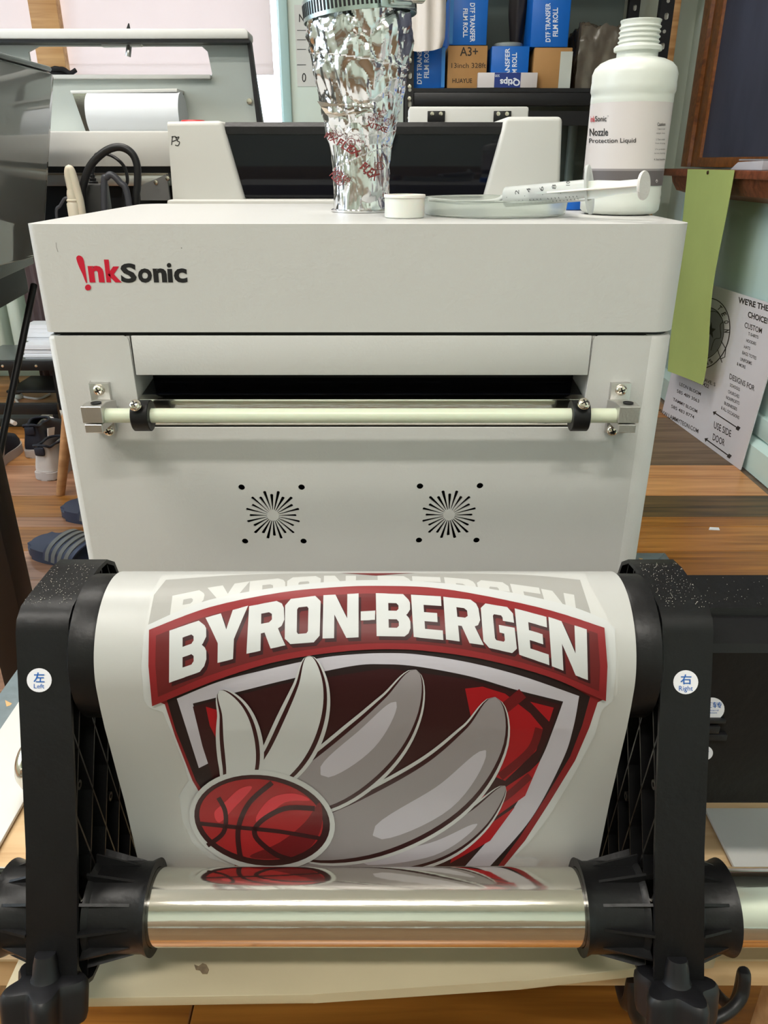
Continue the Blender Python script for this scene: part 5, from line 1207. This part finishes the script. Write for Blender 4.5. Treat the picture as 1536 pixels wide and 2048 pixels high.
def carton(px0, py0, px1, py1, m, label, dpth=.32, z0=None, Y=BY, name='carton'):
    a, b = at(px0, py1, Y=Y), at(px1, py0, Y=Y)
    z0_ = a.z if z0 is None else z0
    t = thing(name, label, 'box', ((a.x + b.x) / 2, Y + dpth / 2, z0_))
    box('carton_body', a.x, b.x, Y, Y + dpth, z0_, b.z, m, t, bev=.003)
    return t, a, b
zS = zsh + .001
def two_lines(t, x0, y0, x1, y1, up=True, m=PRW, l1='DTF TRANSFER', l2='FILM ROLL', c1=None, c2=None):
    """two lines of lettering set vertically"""
    w_ = (x1 - x0); a = (x0, x0 + w_ * .40); b = (x0 + w_ * .58, x1)
    if up: q1 = [(a[0], y1), (a[0], y0), (a[1], y0), (a[1], y1)]; q2 = [(b[0], y1 - (y1 - y0) * .14), (b[0], y0 + (y1 - y0) * .12), (b[1], y0 + (y1 - y0) * .12), (b[1], y1 - (y1 - y0) * .14)]
    else: q1 = [(b[1], y0), (b[1], y1), (b[0], y1), (b[0], y0)]; q2 = [(a[1], y0 + (y1 - y0) * .14), (a[1], y1 - (y1 - y0) * .12), (a[0], y1 - (y1 - y0) * .12), (a[0], y0 + (y1 - y0) * .14)]
    decal('lettering', [text_px(l1, q1, .02), text_px(l2, q2, .02)], on_plane(Y=BY - .0006), m, t)
t, a, b = carton(826, 92, 891, 174, BOXB, 'blue film carton standing at the left end of the shelf', z0=zS); two_lines(t, 834, 82, 858, 168)
box('tape_strip', b.x - .012, b.x + .0005, BY - .0007, BY, zS + .004, b.z - .004, TAPE, t)
t, a, b = carton(894, 91, 976, 174, CART, 'brown carton lettered A3+ 13inch 328ft', z0=zS)
for tt in (text_px('A3+', [(920, 94), (956, 94), (956, 112), (920, 112)], .01), text_px('13inch 328ft', [(903, 126), (972, 126), (972, 136), (903, 136)], .0), text_px('HUAYUE', [(905, 157), (944, 157), (944, 166), (905, 166)], .01)): decal('lettering', [tt], on_plane(Y=BY - .0006), PRB, t)
zA = b.z + .001
t, a, b = carton(980, 92, 1060, 174, BOXB, 'blue film carton in the middle, behind the tissue box', z0=zS); two_lines(t, 1010, 96, 1034, 172, True, PRW, 'TRANSFER', 'FILM ROLL')
zC = b.z + .001
t, a, b = carton(1064, 95, 1146, 174, CART, 'plain brown carton with a grey paper strip at its right', z0=zS)
p, q = at(1116, 174, Y=BY), at(1146, 103, Y=BY)
box('paper_strip', p.x, q.x, BY - .001, BY, zS + .001, q.z, mat('grey_paper', rgb(186, 190, 180), .6, var=.05), t)
zD = b.z + .001
t, a, b = carton(898, -20, 978, 91, BOXB, 'blue film carton stacked on the A3+ brown carton', z0=zA); two_lines(t, 926, 6, 950, 84, False)
box('tape_strip', a.x, a.x + .012, BY - .0007, BY, zA + .004, b.z - .004, TAPE, t)
t, a, b = carton(1060, -20, 1145, 92, BOXB, 'blue film carton stacked on the plain brown carton', z0=zD); two_lines(t, 1091, 6, 1116, 84, True)
# tissue box lying upside down
tx = thing('swab_box', 'small upside down white and navy swab box before the cartons', 'box', (at(1010, 170, Y=2.99).x, 3.0, zS))
a, b = at(955, 173, Y=BY - .025), at(1076, 145, Y=BY - .025)
box('box_body', a.x, b.x, BY - .025, BY - .001, zS, b.z, mat('swab_white', rgb(206, 200, 198), .5, var=.04), tx, bev=.002)
p, q = at(988, 173, Y=BY - .025), at(1042, 145, Y=BY - .025)
box('navy_panel', p.x, q.x, BY - .0256, BY - .0250, zS + .0005, b.z - .0005, mat('navy_print', rgb(30, 54, 124), .5, var=.04), tx)
decal('lettering', [text_px('Qtips', [(1040, 172), (1000, 172), (1000, 154), (1040, 154)], .03), text_px('500', [(999, 154), (990, 154), (990, 149), (999, 149)])], on_plane(Y=BY - .0262), PRW, tx)
dg = lathe('clear_jar_lid', [(0, 0), (.048, 0), (.05, .003), (.05, .012), (.046, .014), (0, .014)], (at(1018, 86, Y=3.08).x, 3.10, zC), mat('cloudy_plastic', rgb(150, 156, 150), .3, var=.05), None, 32); tag(dg, 'round cloudy plastic lid lying on the middle blue carton', 'lid')
db = thing('dark_bag', 'tall dark bag leaning between the two stacked blue cartons', 'bag', (at(1045, 60, Y=3.2).x, 3.2, zC))
bm = bmesh.new(); bmesh.ops.create_icosphere(bm, subdivisions=4, radius=1)
bx_ = at(1047, 50, Y=3.15); 
for v in bm.verts:
    k = 1 + .12 * noise.noise(v.co * 2.2); v.co = Vector((at(1036, 50, Y=3.15).x + v.co.x * .030 * k, 3.18 + v.co.y * .05 * k, max(zC + .001, zC + .16 + v.co.z * .17 * k)))
bm_obj('bag_body', bm, mat('dark_brown_cloth', rgb(44, 40, 40), .7, bump=.3, bscale=50), db)
# crumpled plastic bag at the right end of the shelf
pb = thing('plastic_bag', 'crumpled grey brown plastic bag at the right end of the shelf', 'bag', (at(1180, 150, Y=3.1).x, 3.1, zS))
bm = bmesh.new(); bmesh.ops.create_cube(bm, size=1); bmesh.ops.subdivide_edges(bm, edges=list(bm.edges), cuts=22, use_grid_fill=True)
p, q = at(1150, 174, Y=3.06), at(1245, 55, Y=3.06)
for v in bm.verts:
    nn = noise.noise(v.co * 4.2) * .05 + (1 - abs(noise.noise(v.co * 7.5)) * 2) * .02; c = v.co.copy(); z = c.z
    v.co = Vector(((p.x + q.x) / 2 + c.x * (q.x - p.x) * (1 + nn - .12 * max(0, z)), 3.15 + c.y * .18 * (1 + nn), zS + .001 + (z + .5) * (q.z - zS) * (1 + (nn * 2 if z > .2 else 0))))
bm_obj('bag_body', bm, mat('smoky_plastic', rgb(92, 84, 72), .22, spec=.7, var=.25, vscale=16), pb, ang=60)
# white cotton cloth hanging from the shelf above
wcl = thing('white_cloth', 'white cotton cloth hanging in front of the blue cartons', 'cloth', (at(855, 50, Y=2.95).x, 2.95, 1.6))
bm = bmesh.new(); NX, NZ_ = 60, 40; ztop = zsh + .62 - .05; zbot = at(855, 96, Y=2.95).z; xa_, xb_ = at(819, 60, Y=2.95).x, at(890, 60, Y=2.95).x
rows = []
for j in range(NZ_ + 1):
    h = j / NZ_; row = []
    for k in range(NX):
        a = 2 * math.pi * k / NX; wob = 1 + .14 * math.sin(3 * a + .6) * (1 - .3 * h) + .05 * math.sin(7 * a)
        wdt = (.5 * (xb_ - xa_)) * (.80 + .20 * min(1, (1 - h) * 2.2)) * (1 if h > .05 else .88 + h * 2.4)
        zz = zbot + (ztop - zbot) * h - .012 * math.cos(a + 2) * (1 - h)
        row.append(bm.verts.new(((xa_ + xb_) / 2 + wdt * math.cos(a) * (1 + .04 * math.sin(h * 9)), 2.955 + .022 * math.sin(a) * wob - .010 * math.cos(2.5 * math.cos(a) * 3 + 1) * (.4 + h), zz)))
    rows.append(row)
for a_, b_ in zip(rows, rows[1:]):
    for k in range(NX): bm.faces.new((a_[k], a_[(k + 1) % NX], b_[(k + 1) % NX], b_[k]))
bm.faces.new(rows[0][::-1]); bm.faces.new(rows[-1])
bm_obj('cloth', bm, mat('cotton_white', rgb(226, 218, 210), .8, bump=.3, bscale=200, var=.02), wcl, ang=80)
tube('hook', [Vector(((xa_ + xb_) / 2, 2.955, ztop - .005)), Vector(((xa_ + xb_) / 2, 2.975, ztop + .02)), Vector(((xa_ + xb_) / 2, SY0 - .005, ztop + .012))], .003, STEEL, wcl, seg=8)

# ------------------------------------------------------------------ right wall: stud, chalkboard, tray, hanging sheet, sign
x0_, x1_ = at(1334, 100, Y=3.35).x, at(1350, 100, Y=3.35).x
tag(box('timber_post', x0_, x1_, 3.35, 3.44, 0, 2.75, STUD, bev=.003), 'pale pine post standing behind the shelf end in the back corner', 'post')
cbd = thing('chalkboard', 'dark slate chalkboard in a varnished wood frame on the right wall', 'chalkboard', (RIGHT - .02, 2.2, .9))
fy0 = at(1387, 165, X=RIGHT - .02).y; fy1 = at(1424, 165, X=RIGHT - .02).y; bzB = at(1440, 322, X=RIGHT - .01).z
SLATE = mat('slate', rgb(66, 68, 82), .6, var=.34, vscale=5, stretch=(1, 1, .35))
box('slate', RIGHT - .012, RIGHT - .001, 0.2, fy1 + .004, bzB, 2.2, SLATE, cbd)
yw = fy0 - fy1
prism('frame_side', [(RIGHT - .001, fy0), (RIGHT - .022, fy0), (RIGHT - .026, fy0 - yw * .15), (RIGHT - .026, fy0 - yw * .42), (RIGHT - .016, fy0 - yw * .48), (RIGHT - .016, fy0 - yw * .60), (RIGHT - .022, fy0 - yw * .66), (RIGHT - .020, fy1 + .01), (RIGHT - .0125, fy1)], 'Z', bzB - .02, 2.3, FRAMEW, cbd, ang=30)
box('frame_bottom', RIGHT - .03, RIGHT - .0125, .2, fy1, bzB - .02, bzB + .012, FRAMEW, cbd, bev=.002)
trx = 1.065; tze1, tze0 = at(1326, 337, X=trx).z, at(1326, 351, X=trx).z; tye = at(1325, 345, X=trx).y
tray = thing('chalk_tray', 'worn reddish wooden chalk tray under the chalkboard', 'tray', (1.11, 2, tze0))
box('tray_board', trx, RIGHT - .001, .2, tye, tze0, tze1, TRAYW, tray, bev=.004)
prism('tray_moulding', [(RIGHT - .001, tze0), (trx + .025, tze0), (trx + .03, tze0 - .02), (trx + .05, tze0 - .05), (RIGHT - .001, tze0 - .075)], 'Y', .2, at(1345, 360, X=trx + .03).y, TRAYW, tray, ang=25)
er = thing('chalk_eraser', 'pale grey felt chalk eraser on the chalk tray', 'eraser', (1.1, at(1515, 322, X=1.10).y, tze1))
ey1, ey0 = at(1478, 325, X=1.10).y, at(1478, 325, X=1.10).y - .22
prism('eraser_body', [(ey1, tze1 + .0005), (ey1 - .05, tze1 + .022), (ey0, tze1 + .026), (ey0, tze1 + .0005)], 'X', 1.075, 1.118, mat('eraser_felt', rgb(186, 184, 190), .7, var=.05), er, bev=.002)
box('eraser_back', 1.0755, 1.1175, ey0, ey1 - .055, tze1 + .0262, tze1 + .030, mat('eraser_back', rgb(150, 152, 158), .6), er)
# green vinyl sheet nailed to the tray edge
GRN = mat('green_vinyl', rgb(176, 192, 116), .42, var=.06, vscale=4, bump=.1, bscale=30)
gs = thing('green_sheet', 'tall green vinyl sheet hanging from a nail in the tray edge', 'sheet', (trx - .005, 2.7, tze1))
gx = trx - .006
gy_a, gy_b = at(1376, 340, X=gx).y, at(1470, 338, X=gx).y
gz_t = at(1420, 339, X=gx).z
ga, gb_ = at(1337, 742, X=gx), at(1396, 770, X=gx)
bm = bmesh.new(); NR = 24; fr = []
for j in range(NR + 1):
    h = j / NR; row = []
    for k in range(9):
        u = k / 8; y = (gy_a * (1 - u) + gy_b * u) * (1 - h) + (ga.y * (1 - u) + gb_.y * u) * h
        z = gz_t * (1 - h) + (ga.z * (1 - u) + gb_.z * u) * h
        row.append(bm.verts.new((gx - .016 * math.sin(h * 5.2) * u * h - .004 * math.sin(h * 9 + u * 3) * h, y, z)))
    fr.append(row)
for a_, b_ in zip(fr, fr[1:]):
    for k in range(8): bm.faces.new((a_[k], a_[k + 1], b_[k + 1], b_[k]))
bmesh.ops.recalc_face_normals(bm, faces=bm.faces); bmesh.ops.solidify(bm, geom=list(bm.faces), thickness=.0015)
bm_obj('vinyl', bm, GRN, gs)
nl = at(1416, 345, X=gx - .003); lathe('nail', [(0, .004), (.005, .003), (.006, 0), (0, 0)], nl, mat('rusty_nail', rgb(70, 50, 36), .5, .5), gs, 12, (-1, 0, 0))
# lawn sign leaning on the wall
S_br = at(1480, 940, Z=0.001); dsg = (at(1330, 830, Z=0.001) - S_br).normalized(); S_bl = S_br + dsg * .62
n0 = (S_bl - S_br); wdir = Vector((-dsg.y, dsg.x, 0)); wdir = wdir if wdir.x > 0 else -wdir
lean = (Vector((0, 0, 1)) + wdir * .082).normalized()
# height from the upper edge seen at the frame's right side
nn_ = n0.cross(lean).normalized(); rr_ = ray(1500, 594); tt_ = (S_br - CAM).dot(nn_) / rr_.dot(nn_)
hgt = (CAM + rr_ * tt_ - S_br).dot(lean)
TRc = S_br + lean * hgt; TLc = S_bl + lean * hgt
sn = n0.cross(lean).normalized(); sn = sn if sn.x < 0 else -sn
sg = thing('lawn_sign', 'white printed shop sign leaning against the right wall on the floor', 'sign', tuple((S_br + S_bl) / 2))
vs = []
for off in (0, -.004):
    for c in (S_br, S_bl, TLc, TRc): vs.append(c + sn * off)
mesh('sign_board', vs, [(0, 1, 2, 3), (7, 6, 5, 4), (0, 4, 5, 1), (1, 5, 6, 2), (2, 6, 7, 3), (3, 7, 4, 0)], mat('sign_white', rgb(214, 212, 218), .4, var=.01), sg)
bm_fix = sg.children[0].data
def on_sign(x, y):
    r = ray(x, y); t = (S_br + sn * .0006 - CAM).dot(sn) / r.dot(sn); return CAM + r * t
SINK = mat('sign_ink', rgb(52, 48, 46), .5, var=.03); SINKG = mat('sign_ink_grey', rgb(140, 140, 146), .5, var=.03)
def sp(x, y): return (1380 + x / 5.391, 560 + y / 5.389)
def tq(x0, y0, x1, y1, h): return [sp(x0, y0), sp(x1, y1), sp(x1 - h * .10, y1 + h), sp(x0 - h * .10, y0 + h)]
prt = [text_px("WE'RE THE PERFECT", tq(524, 178, 1120, 350, 68), .03), text_px('CHOICE!', tq(628, 335, 838, 410, 66), .03), text_px('CUSTOM', tq(592, 452, 778, 520, 60), .01), text_px('T-SHIRTS', tq(630, 560, 738, 602, 34), .01), text_px('HOODIES', tq(608, 632, 714, 672, 34), .01), text_px('HATS', tq(585, 700, 650, 722, 34), .01), text_px('BAGS TOTES', tq(566, 762, 716, 826, 36), .01), text_px('UNIFORMS', tq(544, 832, 668, 882, 36), .01), text_px('& MORE', tq(508, 882, 600, 924, 36), .01),
       text_px('DESIGNS FOR', tq(430, 1005, 698, 1140, 60), .01), text_px('SCHOOLS', tq(432, 1110, 540, 1164, 36), .01), text_px('CHURCHES', tq(412, 1182, 532, 1240, 36), .01), text_px('NONPROFITS', tq(392, 1245, 534, 1312, 36), .01), text_px('BUSINESSES', tq(372, 1306, 508, 1376, 36), .01), text_px('& ALL OCCASIONS', tq(338, 1355, 532, 1468, 36), .01),
       text_px('USE SIDE', tq(262, 1520, 446, 1622, 74), .01), text_px('DOOR', tq(250, 1650, 376, 1720, 74), .01), text_px('390 FL. AVE. S', tq(20, 990, 276, 1110, 40), .015), text_px('N.Y. 14422', tq(20, 1045, 205, 1130, 40), .015), text_px('LEON BLOOM', tq(-110, 1100, 118, 1212, 36), .01), text_px('585 489 3063', tq(-140, 1175, 100, 1290, 36), .01), text_px('TAMMY BLOOM', tq(-180, 1265, 80, 1400, 36), .01), text_px('585 483 8774', tq(-200, 1340, 46, 1462, 36), .01), text_px('WWW.LAMMYTEON.COM', tq(-360, 1370, 92, 1608, 46), .01)]
def arrow(x0, y0, x1, y1):
    a, b = sp(x0, y0), sp(x1, y1)
    prt.append(stroke_px([a, b], 2.2, 2, False)); A_ = Vector(a); B_ = Vector(b); d = (B_ - A_).normalized(); n_ = Vector((-d.y, d.x))
    prt.append(fill2d([[tuple(A_ - d * 2), tuple(A_ + d * 4 + n_ * 5), tuple(A_ + d * 4 - n_ * 5)]])); prt.append(fill2d([[tuple(B_ - d * 4 + n_ * 4), tuple(B_ + d * 3 + n_ * 4), tuple(B_ + d * 3 - n_ * 4), tuple(B_ - d * 4 - n_ * 4)]]))
arrow(255, 1425, 520, 1600); arrow(165, 1712, 425, 1900)
ec = sp(165, 575)
def EL(rx, ry): return ellipse(ec[0], ec[1], rx, ry, 12, 40)
prt += [fill2d([EL(49, 72), EL(47, 70)]), fill2d([EL(37, 53), EL(35.5, 51)])]
star = []
for k in range(10):
    a = math.radians(-90 + 36 * k + 8); rr = (10.5, 18) if k % 2 == 0 else (4.2, 7); star.append((sp(222, 545)[0] + rr[0] * math.cos(a), sp(222, 545)[1] + rr[1] * math.sin(a)))
prt.append(fill2d([star]))
for i, ch in enumerate('LAMMY TEON'):
    if ch == ' ': continue
    a = math.radians(-170 + i * 17.5); c, s = math.cos(a), math.sin(a); rt = math.radians(12)
    u, v = 42 * c, 61.5 * s; px_, py_ = ec[0] + u * math.cos(rt) - v * math.sin(rt), ec[1] + u * math.sin(rt) + v * math.cos(rt)
    tdir = Vector((-42 * s, 61.5 * c)); tdir = Vector((tdir.x * math.cos(rt) - tdir.y * math.sin(rt), tdir.x * math.sin(rt) + tdir.y * math.cos(rt))).normalized(); nd = Vector((tdir.y, -tdir.x)); P_ = Vector((px_, py_))
    prt.append(text_px(ch, [tuple(P_ - tdir * 3.2 + nd * 5), tuple(P_ + tdir * 3.2 + nd * 5), tuple(P_ + tdir * 3.2 - nd * 5), tuple(P_ - tdir * 3.2 - nd * 5)], .03))
for i, ch in enumerate('CREATIONS'):
    a = math.radians(150 - i * 11.5); c, s = math.cos(a), math.sin(a); rt = math.radians(12)
    u, v = 42 * c, 61.5 * s; P_ = Vector((ec[0] + u * math.cos(rt) - v * math.sin(rt), ec[1] + u * math.sin(rt) + v * math.cos(rt)))
    tdir = Vector((42 * s, -61.5 * c)); tdir = Vector((tdir.x * math.cos(rt) - tdir.y * math.sin(rt), tdir.x * math.sin(rt) + tdir.y * math.cos(rt))).normalized(); nd = Vector((tdir.y, -tdir.x))
    prt.append(text_px(ch, [tuple(P_ - tdir * 2.8 + nd * 4.6), tuple(P_ + tdir * 2.8 + nd * 4.6), tuple(P_ + tdir * 2.8 - nd * 4.6), tuple(P_ - tdir * 2.8 - nd * 4.6)], .03))
decal('sign_emblem_fill', [fill2d([EL(35, 50.5)])], lambda x, y: on_sign(x, y) - sn * .0002, SINKG, sg)
prt += [stroke_px([sp(*p) for p in ((215, 340), (290, 345), (345, 420), (350, 455), (325, 490), (330, 620), (265, 640), (225, 760))], 1.4, 3), stroke_px([sp(*p) for p in ((335, 655), (385, 740))], 1.6, 2, False), stroke_px([sp(*p) for p in ((295, 745), (345, 890))], 1.6, 2, False), stroke_px([sp(*p) for p in ((385, 740), (375, 830), (330, 850))], 1.6, 2, False)]
decal('sign_lettering', prt, on_sign, SINK, sg)

# ------------------------------------------------------------------ cords hanging in front of the table
tag(tube('power_cable', [Vector((.245, .42, .313)), Vector((.262, .372, .318)), at(1487, 1945, Y=.362), at(1486, 1985, Y=.355), at(1470, 2012, Y=.35), at(1440, 2034, Y=.345), at(1395, 2050, Y=.345), at(1330, 2075, Y=.35)], .0042, RUBBER, seg=12), 'black power cord looping below the right star knob', 'cord')
tag(tube('motor_cable', [Vector((.19, .43, .312)), Vector((.187, .378, .312)), at(1268, 1965, Y=.372), at(1266, 2005, Y=.368), at(1278, 2040, Y=.365), at(1300, 2075, Y=.37)], .0058, RUBBER, seg=12), 'thick black cord hanging left of the right star knob', 'cord')
lf = prism('paper_scrap', [(fz(1418, 1057).x, fz(1418, 1057).y), (fz(1440, 1058).x, fz(1440, 1058).y), (fz(1438, 1053).x, fz(1438, 1053).y), (fz(1420, 1052).x, fz(1420, 1052).y)], 'Z', .0005, .002, PAPER); tag(lf, 'tiny white paper scrap on the wooden floor at the right', 'scrap')
